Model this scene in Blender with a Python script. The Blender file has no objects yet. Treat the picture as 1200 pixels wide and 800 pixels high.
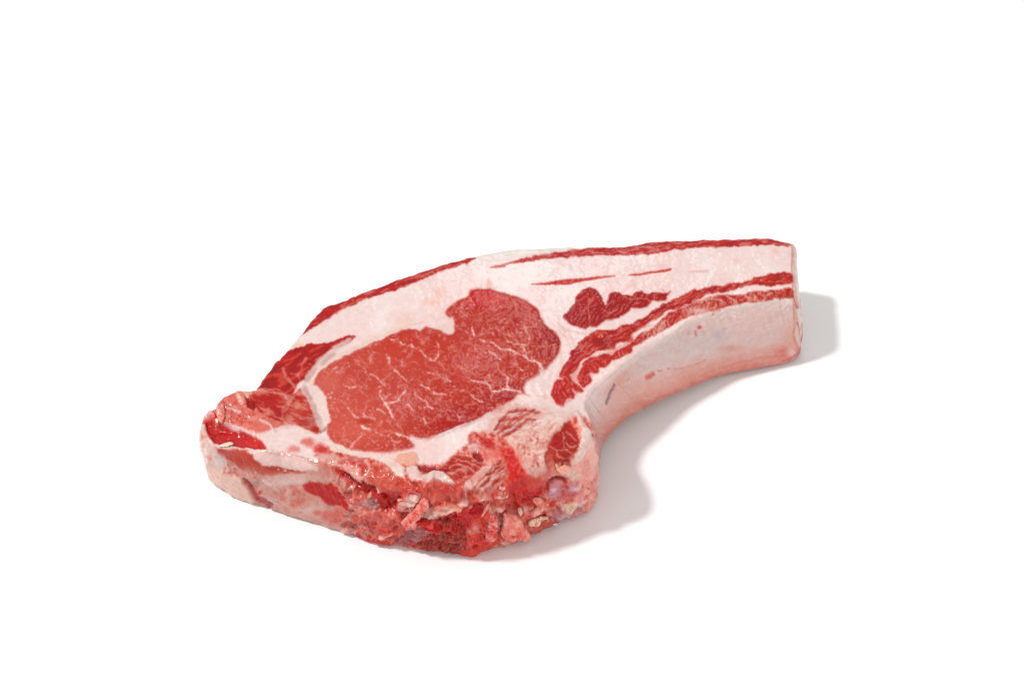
import bpy, math
import numpy as np
from mathutils import Vector

# ------------------------------------------------------------------ camera, light, exposure
scene = bpy.context.scene
COL = scene.collection
ELEV, DIST, HFOV = math.radians(40.0), 0.97, math.radians(28.0)
cam_d = bpy.data.cameras.new('camera'); cam = bpy.data.objects.new('camera', cam_d); COL.objects.link(cam)
cam.location = (0, -DIST*math.cos(ELEV), DIST*math.sin(ELEV))
cam.rotation_euler = (math.pi/2 - ELEV, 0, 0)
cam_d.sensor_width = 36.0; cam_d.lens = 18.0/math.tan(HFOV/2)
cam_d.clip_start = 0.01; cam_d.clip_end = 100
scene.camera = cam

world = bpy.data.worlds.new('World'); scene.world = world; world.use_nodes = True
bg = world.node_tree.nodes['Background']
bg.inputs['Color'].default_value = (1.0, 0.99, 0.985, 1); bg.inputs['Strength'].default_value = 0.615

def area(name, loc, target, size, power, colour):
    d = bpy.data.lights.new(name, 'AREA'); d.shape = 'DISK'; d.size = size; d.energy = power; d.color = colour
    o = bpy.data.objects.new(name, d); COL.objects.link(o); o.location = loc
    o.rotation_euler = (Vector(target)-Vector(loc)).to_track_quat('-Z', 'Y').to_euler()
    return o
SUNV = Vector((-25.6, -2.5, 40)).normalized()
area('studio_lamp', SUNV*5.2, (0, 0, 0), 0.62, 196, (1.0, 0.99, 0.985))

area('back_lamp', (.1, 3.7, 3.0), (0, 0, 0), .75, 9, (1.0, 1.0, 1.0))
area('fill_lamp', (2.0, -3.0, 1.7), (.05, 0, 0), 1.6, 30, (1.0, .975, .96))  # added soft fill that brightens the rib side

scene.view_settings.view_transform = 'Standard'; scene.view_settings.look = 'None'
scene.view_settings.exposure = 0.0; scene.view_settings.gamma = 1.0

# ------------------------------------------------------------------ helpers: tracing chart of the cut face
CAMP = np.array([0, -DIST*math.cos(ELEV), DIST*math.sin(ELEV)])
FWD = np.array([0, math.cos(ELEV), -math.sin(ELEV)]); UP = np.array([0, math.sin(ELEV), math.cos(ELEV)]); RT = np.array([1.0, 0, 0])
FOC = 600.0/math.tan(HFOV/2)
def to_world(u, v, z):
    """chart coordinate (u,v) at height z -> point in metres"""
    u = np.asarray(u, float); v = np.asarray(v, float); z = np.asarray(z, float)
    d = FWD[None] + ((u-600)/FOC)[..., None].reshape(-1, 1)*RT + ((400-v)/FOC).reshape(-1, 1)*UP
    k = (z.reshape(-1)-CAMP[2])/d[:, 2]
    return CAMP + d*k[:, None]
def to_chart(P):
    q = P-CAMP; w = q@FWD
    return 600+FOC*(q@RT)/w, 400-FOC*(q@UP)/w

def hashf(ix, iy, iz, seed):
    h = (ix.astype(np.int64)*374761393 + iy.astype(np.int64)*668265263 + iz.astype(np.int64)*2147483647 + seed*1274126177) & 0xffffffff
    h = ((h ^ (h >> 13))*1274126177) & 0xffffffff
    h = (h ^ (h >> 16)) & 0xffffffff
    return h.astype(np.float64)/4294967295.0
def noise2(x, y, seed=0):
    ix = np.floor(x); iy = np.floor(y); fx = x-ix; fy = y-iy
    ux = fx*fx*fx*(fx*(fx*6-15)+10); uy = fy*fy*fy*(fy*(fy*6-15)+10); z0 = np.zeros_like(ix)
    out = 0
    for a in (0, 1):
        for b in (0, 1):
            ang = hashf(ix+a, iy+b, z0, seed)*2*math.pi
            g = np.cos(ang)*(fx-a) + np.sin(ang)*(fy-b)
            out = out + g*(ux if a else 1-ux)*(uy if b else 1-uy)
    return out*1.5
def fbm(x, y, s, seed=0, octv=4, gain=.5):
    o = 0; a = 1; t = 0
    for k in range(octv):
        o = o + a*noise2(x/s+17.3*k, y/s-9.1*k, seed+k); t += a; a *= gain; s = s/2.03
    return o/t*1.3
def noise3(P, s, seed=0):
    x, y, z = P[:, 0]/s, P[:, 1]/s, P[:, 2]/s
    ix, iy, iz = np.floor(x), np.floor(y), np.floor(z); fx, fy, fz = x-ix, y-iy, z-iz
    f = lambda t: t*t*(3-2*t)
    ux, uy, uz = f(fx), f(fy), f(fz); o = 0
    for a in (0, 1):
        for b in (0, 1):
            for c in (0, 1):
                o = o + hashf(ix+a, iy+b, iz+c, seed)*(ux if a else 1-ux)*(uy if b else 1-uy)*(uz if c else 1-uz)
    return o*2-1
def voronoi(x, y, s, seed=0):
    x = x/s; y = y/s; ix = np.floor(x); iy = np.floor(y)
    f1 = np.full(x.shape, 9.0); f2 = np.full(x.shape, 9.0); cid = np.zeros(x.shape)
    z0 = np.zeros_like(ix)
    for a in (-1, 0, 1):
        for b in (-1, 0, 1):
            hx = hashf(ix+a, iy+b, z0, seed); hy = hashf(ix+a, iy+b, z0+1, seed+5)
            d = np.hypot(ix+a+hx-x, iy+b+hy-y)
            m = d < f1
            f2 = np.where(m, f1, np.minimum(f2, d)); cid = np.where(m, hx, cid); f1 = np.where(m, d, f1)
    return f1, f2, cid
def smooth_closed(pts, n=6):
    P = np.array(pts, float); N = len(P); out = []
    for i in range(N):
        p0, p1, p2, p3 = P[i-1], P[i], P[(i+1) % N], P[(i+2) % N]
        for k in range(n):
            t = k/n
            out.append(.5*((2*p1)+(-p0+p2)*t+(2*p0-5*p1+4*p2-p3)*t*t+(-p0+3*p1-3*p2+p3)*t**3))
    return np.array(out)
def smooth_open(pts, n=5):
    P = np.array(pts, float); P = np.vstack([2*P[0]-P[1], P, 2*P[-1]-P[-2]]); out = []
    for i in range(1, len(P)-2):
        p0, p1, p2, p3 = P[i-1:i+3]
        for k in range(n):
            t = k/n
            out.append(.5*((2*p1)+(-p0+p2)*t+(2*p0-5*p1+4*p2-p3)*t*t+(-p0+3*p1-3*p2+p3)*t**3))
    out.append(P[-2]); return np.array(out)
def seg_dist(x, y, A, B):
    d = B-A; L = (d@d)+1e-12
    t = np.clip(((x-A[0])*d[0]+(y-A[1])*d[1])/L, 0, 1)
    return np.hypot(x-A[0]-t*d[0], y-A[1]-t*d[1]), t
def poly_sd(x, y, P):
    dm = np.full(x.shape, 1e9); ins = np.zeros(x.shape, bool)
    for i in range(len(P)):
        A = P[i-1]; B = P[i]
        d, _ = seg_dist(x, y, A, B); dm = np.minimum(dm, d)
        if A[1] != B[1]:
            c = ((A[1] > y) != (B[1] > y)) & (x < (B[0]-A[0])*(y-A[1])/(B[1]-A[1])+A[0]); ins ^= c
    return np.where(ins, -dm, dm)
def line_sd(x, y, P, w0, w1=None):
    if w1 is None: w1 = w0
    n = len(P)-1; dm = np.full(x.shape, 1e9)
    for i in range(n):
        d, t = seg_dist(x, y, P[i], P[i+1]); w = w0+(w1-w0)*((i+t)/n)
        dm = np.minimum(dm, d-w/2)
    return dm

# ------------------------------------------------------------------ the anatomy map (colour, relief, part, wetness)
X0, Y0, X1, Y1, S = 222, 262, 956, 668, 2
gx = X0+np.arange((X1-X0)*S)/S; gy = Y0+np.arange((Y1-Y0)*S)/S
GX, GY = np.meshgrid(gx, gy)
RGB = np.zeros(GX.shape+(3,)); HT = np.zeros(GX.shape); WET = np.full(GX.shape, .5)
PID = np.zeros(GX.shape, np.int32); PARTS = ['fat']
def pid(name):
    if name not in PARTS: PARTS.append(name)
    return PARTS.index(name)
WX = fbm(GX, GY, 9, 11, 3); WY = fbm(GX, GY, 9, 31, 3)
FX = fbm(GX, GY, 2.6, 51, 2); FY = fbm(GX, GY, 2.6, 71, 2)
NF = fbm(GX, GY, 2.2, 91, 2); NM = fbm(GX, GY, 7, 93, 3); NL = fbm(GX, GY, 28, 95, 3); NXL = fbm(GX, GY, 70, 99, 2)
ND = fbm(GX*.6+GY*.8, (-GX*.8+GY*.6)*3.2, 7, 97, 3)
def C(r, g, b): return np.array([r, g, b], float)/255
def sst(x): x = np.clip(x, 0, 1); return x*x*(3-2*x)
def win(P, m):
    P = np.asarray(P); a = max(int((P[:, 0].min()-m-X0)*S), 0); b = min(int((P[:, 0].max()+m-X0)*S)+1, GX.shape[1])
    c = max(int((P[:, 1].min()-m-Y0)*S), 0); d = min(int((P[:, 1].max()+m-Y0)*S)+1, GX.shape[0])
    return slice(c, d), slice(a, b)
def put(w, sd, col, soft, a, h, hs, part, var, wet, thr=0.0):
    m = sst(.5-sd/max(soft, .01)) * a
    if col is not None:
        c = np.asarray(col)[None, None]*np.ones(sd.shape+(1,))
        if var:
            v = NF[w]*.35+NM[w]*.45+NL[w]*.5
            c = c + var*v[..., None]*np.array([.7, 1.0, .95])
        RGB[w] = RGB[w]*(1-m[..., None]) + c*m[..., None]
    if h: HT[w] += h*sst(.5-sd/hs)
    if wet is not None: WET[w] = WET[w]*(1-m)+wet*m
    if part: PID[w] = np.where(sd < thr, pid(part), PID[w])
def area_(pts, col, soft=2, a=1, h=0, hs=4, part=None, var=.06, wet=None, wm=1.8, wf=.65, smooth=True, msk=None):
    P = smooth_closed(pts, 4) if smooth else np.array(pts, float)
    w = win(P, 8+soft+hs)
    sd = poly_sd(GX[w]+wm*WX[w]+wf*FX[w], GY[w]+wm*WY[w]+wf*FY[w], P)
    aa = a if msk is None else a*msk[w]
    put(w, sd, col, soft, aa, h, hs, part, var, wet); return w, sd
def line_(pts, w0, col, w1=None, soft=1.4, a=1, h=0, hs=2, part=None, var=.03, wet=None, wm=1.2, wf=.9, brk=0):
    P = smooth_open(pts, 4)
    w = win(P, 6+w0+soft)
    sd = line_sd(GX[w]+wm*WX[w]+wf*FX[w], GY[w]+wm*WY[w]+wf*FY[w], P, w0, w1)
    sd = sd + brk*np.maximum(0, NM[w]+.1)*3
    put(w, sd, col, soft, a, h, hs, part, var, wet, thr=.0)
def blob_(x, y, r, col, ry=None, soft=None, a=1, h=0, var=.04, wet=None, part=None):
    ry = ry or r; k = np.linspace(0, 2*math.pi, 12, endpoint=False)
    area_([(x+r*math.cos(t), y+ry*math.sin(t)) for t in k], col, soft if soft else r*.8, a, h, r, part, var, wet)
def cells_(w, size, col, width, a, msk, seed, ax=1., ay=1.4, wmul=2.2, h=0):
    """fat network between fibre bundles"""
    f1, f2, cid = voronoi((GX[w]+wmul*WX[w]*1.2+FX[w]*.8)*ax, (GY[w]+wmul*WY[w]*1.2+FY[w]*.8)*ay, size, seed)
    e = (f2-f1)*size
    m = sst(1-e/width)*a*msk
    RGB[w] = RGB[w]*(1-m[..., None]) + np.asarray(col)[None, None]*m[..., None]
    if h: HT[w] += h*m
def streaks_(w, ang, size, ratio, cols, a, msk, seed):
    ca, sa = math.cos(ang), math.sin(ang)
    x = GX[w]+2*WX[w]; y = GY[w]+2*WY[w]
    n = fbm((x*ca+y*sa)/ratio, (-x*sa+y*ca), size, seed, 3)
    for sign, c in zip((1, -1), cols):
        m = sst((sign*n-.05)*3.2)*a*msk
        RGB[w] = RGB[w]*(1-m[..., None]) + np.asarray(c)[None, None]*m[..., None]
    HT[w] += n*.18*msk

FAT = C(246, 218, 214); FATL = C(251, 234, 231); FATP = C(246, 200, 194); CREAM = C(240, 218, 196)
MUS = C(191, 70, 64); MUSD = C(182, 32, 22); BLOOD = C(198, 18, 10); PALE = C(230, 178, 168); PINK = C(234, 132, 122)

# --- fat ground
RGB[:] = FAT
for n, c, a in ((NXL, FATL, .7), (-NXL, FATP, .35), (NL, C(240, 206, 200), .35), (NM, C(247, 232, 226), .25)):
    m = sst(n*1.6)*a; RGB[:] = RGB*(1-m[..., None])+c*m[..., None]
HT += .20*NL+.06*NM+.01*NF
blob_(505, 354, 10, C(246, 190, 172), 3, 8, .7); blob_(470, 372, 16, C(242, 198, 184), 8, 14, .5); blob_(516, 343, 6, C(244, 190, 170), 5, 6, .5)
line_([(440, 396), (460, 388), (478, 382), (500, 376)], 1, C(222, 165, 145), soft=1.5, a=.55)
line_([(425, 402), (450, 390), (480, 380)], 7, C(240, 205, 188), soft=8, a=.5)
blob_(348, 404, 7, C(238, 192, 170), 3, 5, .8); blob_(378, 378, 6, C(240, 208, 188), 4, 3, .9, h=.4)
area_([(330, 407), (352, 385), (390, 368), (440, 348), (520, 320), (590, 296), (660, 292), (600, 303), (560, 318), (500, 338), (440, 362), (380, 388), (340, 408)], C(240, 222, 216), 8, .35)
area_([(562, 300), (590, 292), (630, 289), (690, 288), (700, 292), (640, 296), (600, 302), (575, 306)], C(238, 226, 220), 5, .9, h=.2)
blob_(573, 332, 3, C(230, 120, 112), 6, 5, .5); blob_(570, 338, 12, C(238, 185, 178), 4, 6, .4)
for p in ([(655, 380), (668, 388), (690, 390), (700, 387)], [(640, 372), (655, 388), (664, 396)], [(660, 386), (672, 398)]):
    line_(p, 1.6, C(232, 165, 160), soft=3, a=.55)
blob_(658, 445, 8, C(240, 170, 165), 5, 8, .7)
line_([(605, 458), (612, 460), (620, 464)], 1.3, C(225, 110, 105), soft=2, a=.9); line_([(600, 470), (618, 463), (640, 466)], 1, C(236, 178, 168), soft=3, a=.6)
blob_(640, 465, 4, C(240, 180, 165), 3, 4, .5); blob_(648, 470, 4, C(240, 184, 170), 4, 4, .5)
blob_(845, 330, 16, C(241, 200, 196), 8, 18, .45); blob_(862, 305, 5, C(240, 198, 186), 3, 4, .6); blob_(908, 294, 4, C(238, 192, 180), 3, 4, .6)

# --- eye of the rib
EYE = [(552, 340), (565, 339), (578, 340), (586, 343), (600, 347), (612, 351), (622, 356), (629, 363), (634, 371), (637, 378), (643, 384), (650, 390), (655, 398), (656, 406), (655, 413), (650, 420), (643, 428), (636, 434), (631, 433), (632, 438), (625, 442), (616, 448), (613, 454), (614, 459), (607, 462), (600, 468), (592, 474), (583, 479), (570, 486), (560, 491), (550, 496), (540, 500), (530, 504), (520, 508), (510, 513), (500, 515), (488, 514), (482, 509), (480, 515), (485, 523), (478, 526), (468, 528), (455, 530), (440, 530), (425, 528), (412, 527), (402, 524), (392, 519), (386, 513), (384, 505), (384, 497), (388, 491), (384, 484), (383, 474), (381, 464), (375, 456), (368, 450), (371, 442), (379, 432), (390, 425), (400, 420), (408, 416), (418, 411), (430, 405), (440, 401), (450, 397), (460, 392), (473, 387), (484, 386), (492, 388), (499, 384), (508, 385), (516, 387), (526, 393), (532, 389), (532, 380), (529, 374), (523, 369), (524, 362), (533, 355), (541, 351), (549, 347)]
w, sd = area_(EYE, MUS, 5.0, h=.45, hs=5, part='eye_muscle', var=.05, wet=.8, wm=1.6, wf=.6)
EM = sst(.5-sd/3)
def tint(w, msk, x, y, rx, ry, col, a):
    d = ((GX[w]-x)/rx)**2+((GY[w]-y)/ry)**2
    m = np.exp(-d)*a*msk
    RGB[w] = RGB[w]*(1-m[..., None])+np.asarray(col)[None, None]*m[..., None]
tint(w, EM, 560, 495, 70, 20, C(164, 40, 36), .8); tint(w, EM, 645, 400, 18, 32, C(154, 38, 34), .8); tint(w, EM, 590, 465, 30, 18, C(164, 40, 36), .75)
tint(w, EM, 415, 505, 40, 22, C(220, 112, 98), .75); tint(w, EM, 385, 450, 24, 26, C(220, 122, 110), .7); tint(w, EM, 425, 478, 62, 40, C(210, 96, 86), .6); tint(w, EM, 450, 420, 60, 25, C(206, 88, 78), .6)
tint(w, EM, 600, 380, 45, 30, C(180, 54, 48), .6); tint(w, EM, 565, 352, 24, 11, C(196, 30, 22), .8); tint(w, EM, 574, 352, 11, 6, C(206, 6, 0), .85)
tint(w, EM, 520, 410, 60, 20, C(196, 66, 54), .5); tint(w, EM, 472, 400, 30, 12, C(196, 60, 48), .5)
vn = sst(NM[w]*1.4)*.35*EM; RGB[w] = RGB[w]*(1-vn[..., None])+C(210, 96, 84)*vn[..., None]
fib = fbm(GX[w]*.9, GY[w]*1.6, 1.9, 200, 2); RGB[w] += (fib*.035*EM)[..., None]*np.array([.7, 1, 1]); HT[w] += fib*.05*EM
gate = sst(fbm(GX[w], GY[w], 22, 210, 2)*1.8+.5)
cells_(w, 13, C(228, 156, 146), 1.7, .8, EM*gate*sst((NM[w]+.42)*2.2), 5, 1, 1.25, 5)
cells_(w, 7.5, C(222, 138, 128), 1.3, .65, EM*sst(fbm(GX[w], GY[w], 15, 211, 2)*2)*sst((NM[w]+.25)*2.5), 6, 1, 1.3, 4)
spk = sst((fbm(GX[w], GY[w], 3.0, 212, 2)-.42)*6)*EM*sst(fbm(GX[w], GY[w], 18, 213, 2)*2+.5); RGB[w] = RGB[w]*(1-.6*spk[..., None])+C(228, 158, 146)*.6*spk[..., None]
VEINS = [([(454, 418), (457, 424), (458, 430), (465, 437), (471, 442), (477, 447)], 2.2, 1), ([(416, 422), (419, 427), (424, 430), (428, 433)], 1.2, 1),
 ([(434, 440), (440, 442), (445, 447), (450, 452)], 1.8, 1), ([(444, 447), (453, 444), (457, 439)], 1.3, 1), ([(404, 452), (409, 455), (416, 455), (424, 454), (428, 452)], 1.6, 1),
 ([(408, 479), (412, 484), (418, 489), (427, 489), (433, 489), (439, 492)], 1.8, 1.2), ([(425, 485), (428, 489)], 1.6, 1), ([(422, 458), (428, 463), (431, 466)], 1.1, 1),
 ([(445, 458), (446, 466), (451, 472), (453, 476), (457, 482), (460, 490)], 2, 3), ([(475, 458), (470, 465), (464, 471), (458, 473), (451, 475)], 1.8, 2.6),
 ([(476, 474), (480, 477), (485, 482)], 2.2, 1.4), ([(443, 479), (448, 482), (452, 486)], 1.8, 1.2), ([(427, 508), (421, 514), (416, 518), (411, 525)], 1.8, 1.6),
 ([(424, 500), (429, 503), (434, 505)], 4, 3), ([(438, 503), (444, 508), (452, 512)], 1.2, 1), ([(491, 409), (497, 416), (502, 420), (507, 423), (510, 422), (513, 416), (515, 410), (512, 402)], 2, 1.3),
 ([(510, 423), (515, 427), (519, 430)], 1.3, 1), ([(524, 434), (531, 439), (534, 438)], 1.1, 1.2), ([(537, 429), (543, 433), (549, 435), (556, 433), (560, 430)], 1.4, 1),
 ([(502, 437), (512, 440), (521, 445), (528, 447)], 1.3, 1.8), ([(503, 452), (504, 447), (509, 444)], 1.2, 1), ([(493, 451), (499, 455), (504, 457), (510, 462), (516, 463), (522, 463)], 1.4, 2.2),
 ([(516, 463), (511, 467), (510, 472)], 1.2, .9), ([(527, 463), (531, 458), (536, 457)], 1.5, .9), ([(485, 459), (488, 464), (493, 468), (499, 472), (501, 477), (507, 479)], 1.4, 1.9),
 ([(539, 460), (545, 458), (550, 461), (555, 467), (560, 470), (566, 472)], 1, 1.6), ([(562, 398), (569, 401), (577, 402), (586, 409), (597, 411), (607, 415), (615, 418), (620, 423), (630, 425), (636, 434)], 1.4, 3.6),
 ([(612, 404), (615, 411), (617, 418)], 1.8, 2), ([(614, 382), (617, 389), (621, 397), (619, 404), (611, 405), (600, 402), (593, 398)], 1.8, 1), ([(572, 409), (574, 413), (579, 416), (586, 422)], 1.6, 1.6),
 ([(582, 426), (585, 434), (592, 440), (595, 444), (594, 452), (598, 457)], 1.4, 2.6), ([(548, 443), (557, 448), (567, 449), (573, 452), (576, 459), (585, 459), (597, 457), (610, 460)], 1.2, 3.4),
 ([(576, 460), (576, 470)], 1.6, .9), ([(602, 427), (606, 430), (612, 435)], 2.2, 1.2), ([(573, 440), (574, 446), (578, 448)], 1.8, 1.4), ([(628, 410), (633, 406), (641, 407), (650, 404)], 1.4, 1.2),
 ([(629, 410), (632, 418), (633, 424)], 1.3, .9), ([(649, 408), (650, 418)], 1.2, 1.4), ([(622, 366), (621, 376), (624, 380), (630, 388), (633, 394)], 1.4, .8), ([(487, 390), (490, 396), (493, 401)], 1.5, .9),
 ([(553, 384), (555, 389), (556, 393)], 1.8, 2.6), ([(545, 388), (549, 391)], 2.2, 2), ([(562, 398), (569, 401)], 1.4, 1.4), ([(458, 399), (463, 400)], 2.6, 2.2), ([(469, 403), (474, 404)], 2.6, 2),
 ([(482, 404), (485, 408)], 2.4, 2), ([(531, 483), (537, 488), (538, 494)], 1, 1.6), ([(502, 497), (508, 492), (514, 487)], 1.3, 1), ([(496, 490), (499, 497)], 1.6, 1.6), ([(484, 492), (489, 491)], 1.1, 1),
 ([(460, 508), (467, 510), (474, 512), (483, 514)], 1, 4), ([(561, 480), (556, 488), (550, 491)], .8, .8), ([(625, 441), (622, 437)], 1.2, .8), ([(479, 426), (488, 425)], 1, .8), ([(391, 432), (396, 431)], 1.6, 1.4),
 ([(400, 470), (404, 474)], 1, 1), ([(506, 441), (515, 440)], .8, .8), ([(574, 386), (580, 386), (585, 387)], 1.2, .8), ([(592, 380), (598, 378), (597, 374)], 1.2, .8), ([(600, 352), (604, 356), (605, 361)], 1.4, 1),
 ([(613, 354), (618, 352)], 1.2, 1), ([(395, 478), (397, 483)], 1.2, 1), ([(558, 372), (566, 376)], 1, .8), ([(540, 366), (548, 372)], 1.2, .8), ([(440, 460), (446, 462)], 1.4, 1), ([(472, 488), (468, 493)], 1.2, 1),
 ([(461, 486), (463, 495), (470, 502), (472, 512)], 1, .8), ([(430, 470), (440, 468), (446, 466)], .9, .8), ([(520, 470), (524, 478), (522, 486)], .8, .6), ([(600, 395), (590, 392)], 1, .8), ([(640, 412), (641, 422)], 1.2, .8)]
for k, (p, a0, a1) in enumerate(VEINS):
    line_(p, a0*1.3, C(216, 114, 102), a1*1.4, soft=6, a=.3)
    line_(p, a0*.9, C(232, 168, 158), a1*1.0, soft=2.2, a=.7, wm=1.3, wf=1.7, brk=.6)
    if max(a0, a1) >= 1.6: line_(p, a0*.55, C(244, 208, 201), a1*.62, soft=1.4, a=.95, h=.1, part='marbling' if max(a0, a1) >= 2 else None, wm=1.3, wf=1.7, brk=.35)
tint(w, EM, 428, 494, 9, 4, C(170, 52, 44), .6)
rng = np.random.RandomState(4)
for (cx, cy, rx, ry, n) in ((386, 476, 3.5, 8, 16), (458, 519, 6, 7, 22), (440, 516, 18, 6, 14), (545, 360, 10, 8, 10), (566, 415, 5, 4, 6), (415, 480, 30, 25, 22), (500, 480, 40, 20, 10), (400, 430, 16, 10, 10)):
    for _ in range(n): blob_(cx+rng.randn()*rx, cy+rng.randn()*ry, .5+rng.rand()*.6, C(244, 206, 202), ry=.35+rng.rand()*.7, soft=.8, a=.7)  # pale flecks, partly wet glints painted as colour
area_([(511, 384), (520, 380), (530, 372), (533, 381), (531, 390), (527, 393), (519, 389)], C(238, 208, 198), 3, .8)
line_([(507, 516), (515, 511), (530, 504), (547, 497)], 1.4, C(248, 236, 236), soft=1.5, a=.8, h=.35, wet=.95, wm=.3, wf=.3)  # highlight on the fat lip, painted near-white over slight relief
line_([(484, 514), (500, 515), (530, 505), (560, 492), (592, 476)], 3, C(240, 218, 212), soft=4, a=.5, h=.35)

# --- cap muscle, left flank, tendon
w, sd = area_([(326, 418), (334, 413), (345, 410), (360, 404), (373, 403), (385, 401), (398, 397), (408, 393), (417, 394), (410, 400), (402, 405), (393, 409), (384, 413), (378, 420), (371, 427), (364, 434), (358, 444), (350, 449), (346, 455), (342, 462), (336, 462), (328, 457), (315, 455), (303, 455), (297, 457), (302, 447), (312, 434), (320, 424)], MUSD, 2, h=.3, part='cap_muscle', var=.04, wet=.85)
m = sst(.5-sd/3); tint(w, m, 365, 418, 20, 12, C(164, 28, 20), .7); tint(w, m, 325, 445, 15, 10, C(170, 30, 25), .6); tint(w, m, 325, 425, 15, 6, C(196, 60, 50), .5)
streaks_(w, -.55, 5, 4, (C(212, 94, 86), C(150, 18, 14)), .75, m, 300)
for p, a0 in (([(359, 420), (355, 427), (353, 434), (351, 439)], 2.2), ([(331, 431), (334, 440), (340, 446), (344, 452)], 2.4), ([(340, 437), (348, 440), (352, 447)], 1.6), ([(346, 455), (340, 448), (334, 443)], 2), ([(362, 426), (368, 429), (372, 427)], 1.6), ([(349, 440), (353, 437), (362, 430)], 1.2)):
    line_(p, a0, C(222, 150, 142), 1, soft=2.4, a=.75, wf=1.4)
w, sd = area_([(296, 458), (303, 455), (318, 456), (330, 458), (338, 463), (345, 461), (352, 455), (361, 461), (367, 472), (373, 488), (378, 502), (372, 508), (360, 506), (352, 499), (342, 500), (330, 503), (320, 500), (312, 494), (303, 484), (294, 476), (290, 468)], C(198, 76, 68), 3, h=.1, part='flank_muscle', var=.09, wet=.8)
m = sst(.5-sd/3)
streaks_(w, .35, 6, 2.5, (C(226, 150, 142), C(176, 40, 34)), .75, m, 310)
tint(w, m, 318, 468, 20, 8, C(178, 42, 36), .75); tint(w, m, 364, 494, 12, 8, C(172, 88, 84), .6); tint(w, m, 297, 474, 6, 6, C(150, 18, 14), .9); tint(w, m, 330, 484, 10, 6, C(168, 48, 42), .7); tint(w, m, 352, 480, 9, 9, C(206, 106, 96), .5)
for p, a0 in (([(300, 456), (315, 459), (328, 461), (336, 466), (342, 472), (350, 470)], 2.6), ([(346, 463), (340, 470), (332, 478), (331, 490)], 1.8), ([(335, 466), (338, 474), (333, 482)], 2.4), ([(352, 455), (360, 466), (365, 478), (368, 490), (373, 498)], 2.2), ([(352, 489), (358, 490), (366, 490)], 2.2), ([(340, 500), (332, 492), (322, 488)], 2.2), ([(345, 480), (352, 474), (360, 474)], 1.4)):
    line_(p, a0, C(224, 166, 158), 1.2, soft=3, a=.7, wf=1.5)
area_([(404, 398), (412, 398), (404, 405), (394, 411), (384, 419), (374, 429), (367, 438), (362, 447), (363, 458), (369, 470), (374, 482), (380, 496), (383, 503), (376, 507), (371, 496), (366, 480), (359, 466), (352, 456), (355, 447), (361, 436), (368, 427), (378, 417), (389, 408)], C(228, 200, 196), 4, .85, part='tendon', wet=.9, h=.15)
for p in ([(391, 415), (384, 420), (378, 426)], [(370, 434), (364, 440), (359, 446)], [(357, 455), (361, 460), (364, 466)], [(369, 476), (371, 483), (374, 490)]):
    line_(p, 5, C(196, 152, 150), 4, soft=4.5, a=.7, h=-.15)
line_([(376, 506), (380, 503), (383, 500)], 2.4, C(170, 130, 118), soft=2.5, a=.8, h=-.6)
area_([(360, 449), (368, 452), (377, 459), (382, 466), (383, 478), (388, 491), (384, 497), (378, 490), (372, 478), (368, 467), (362, 458)], C(242, 214, 206), 2.4, part='fat_seam', h=.35)
area_([(368, 448), (372, 439), (382, 430), (400, 419), (420, 408), (440, 399), (440, 395), (420, 403), (398, 414), (380, 426), (368, 437), (363, 447)], C(238, 208, 192), 2.5, .8)

# --- lean along the back edge
w, sd = area_([(350, 394), (358, 380), (368, 366), (376, 358), (388, 354), (400, 348), (412, 344), (430, 336), (455, 325), (480, 316), (510, 306), (545, 299), (558, 302), (545, 309), (520, 317), (500, 325), (480, 333), (460, 341), (440, 347), (425, 352), (412, 358), (400, 363), (391, 370), (375, 379), (365, 385), (356, 391)], C(186, 52, 46), 2, h=.1, part='surface_lean', var=.05, wet=.8)
m = sst(.5-sd/3); streaks_(w, -.38, 3.4, 6, (C(218, 132, 128), C(164, 30, 26)), .65, m, 320); tint(w, m, 382, 368, 16, 6, C(178, 22, 14), .8); tint(w, m, 505, 316, 40, 6, C(196, 86, 84), .5)
line_([(385, 373), (396, 366), (410, 357), (425, 351)], 1.4, C(226, 160, 152), soft=2, a=.6)
w, sd = area_([(574, 314), (590, 309), (605, 305), (625, 300), (650, 296), (690, 291), (725, 288), (750, 283), (765, 279), (800, 280), (850, 277), (890, 274), (905, 275), (920, 281), (932, 286), (920, 288), (900, 287), (860, 289), (820, 290), (790, 293), (760, 298), (735, 299), (700, 299), (660, 302), (630, 305), (600, 309), (585, 313)], C(190, 62, 58), 2, h=-.1, part='surface_lean', var=.05, wet=.8)
m = sst(.5-sd/3); streaks_(w, -.06, 3, 6, (C(220, 146, 142), C(168, 36, 34)), .65, m, 330)
for p, a0 in (([(622, 333), (640, 331), (655, 328), (680, 326), (700, 324), (722, 323), (705, 326), (685, 329), (668, 333), (655, 333), (635, 334)], 1), ([(737, 322), (755, 319), (775, 316), (787, 314), (783, 318), (765, 320), (745, 323)], .9), ([(806, 318), (820, 317), (832, 317), (822, 319)], .3)):
    area_(p, C(200, 60, 54), 2, a0, h=-.15, hs=2, part='lean_streak' if a0 > .5 else None, wm=.6)

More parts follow.
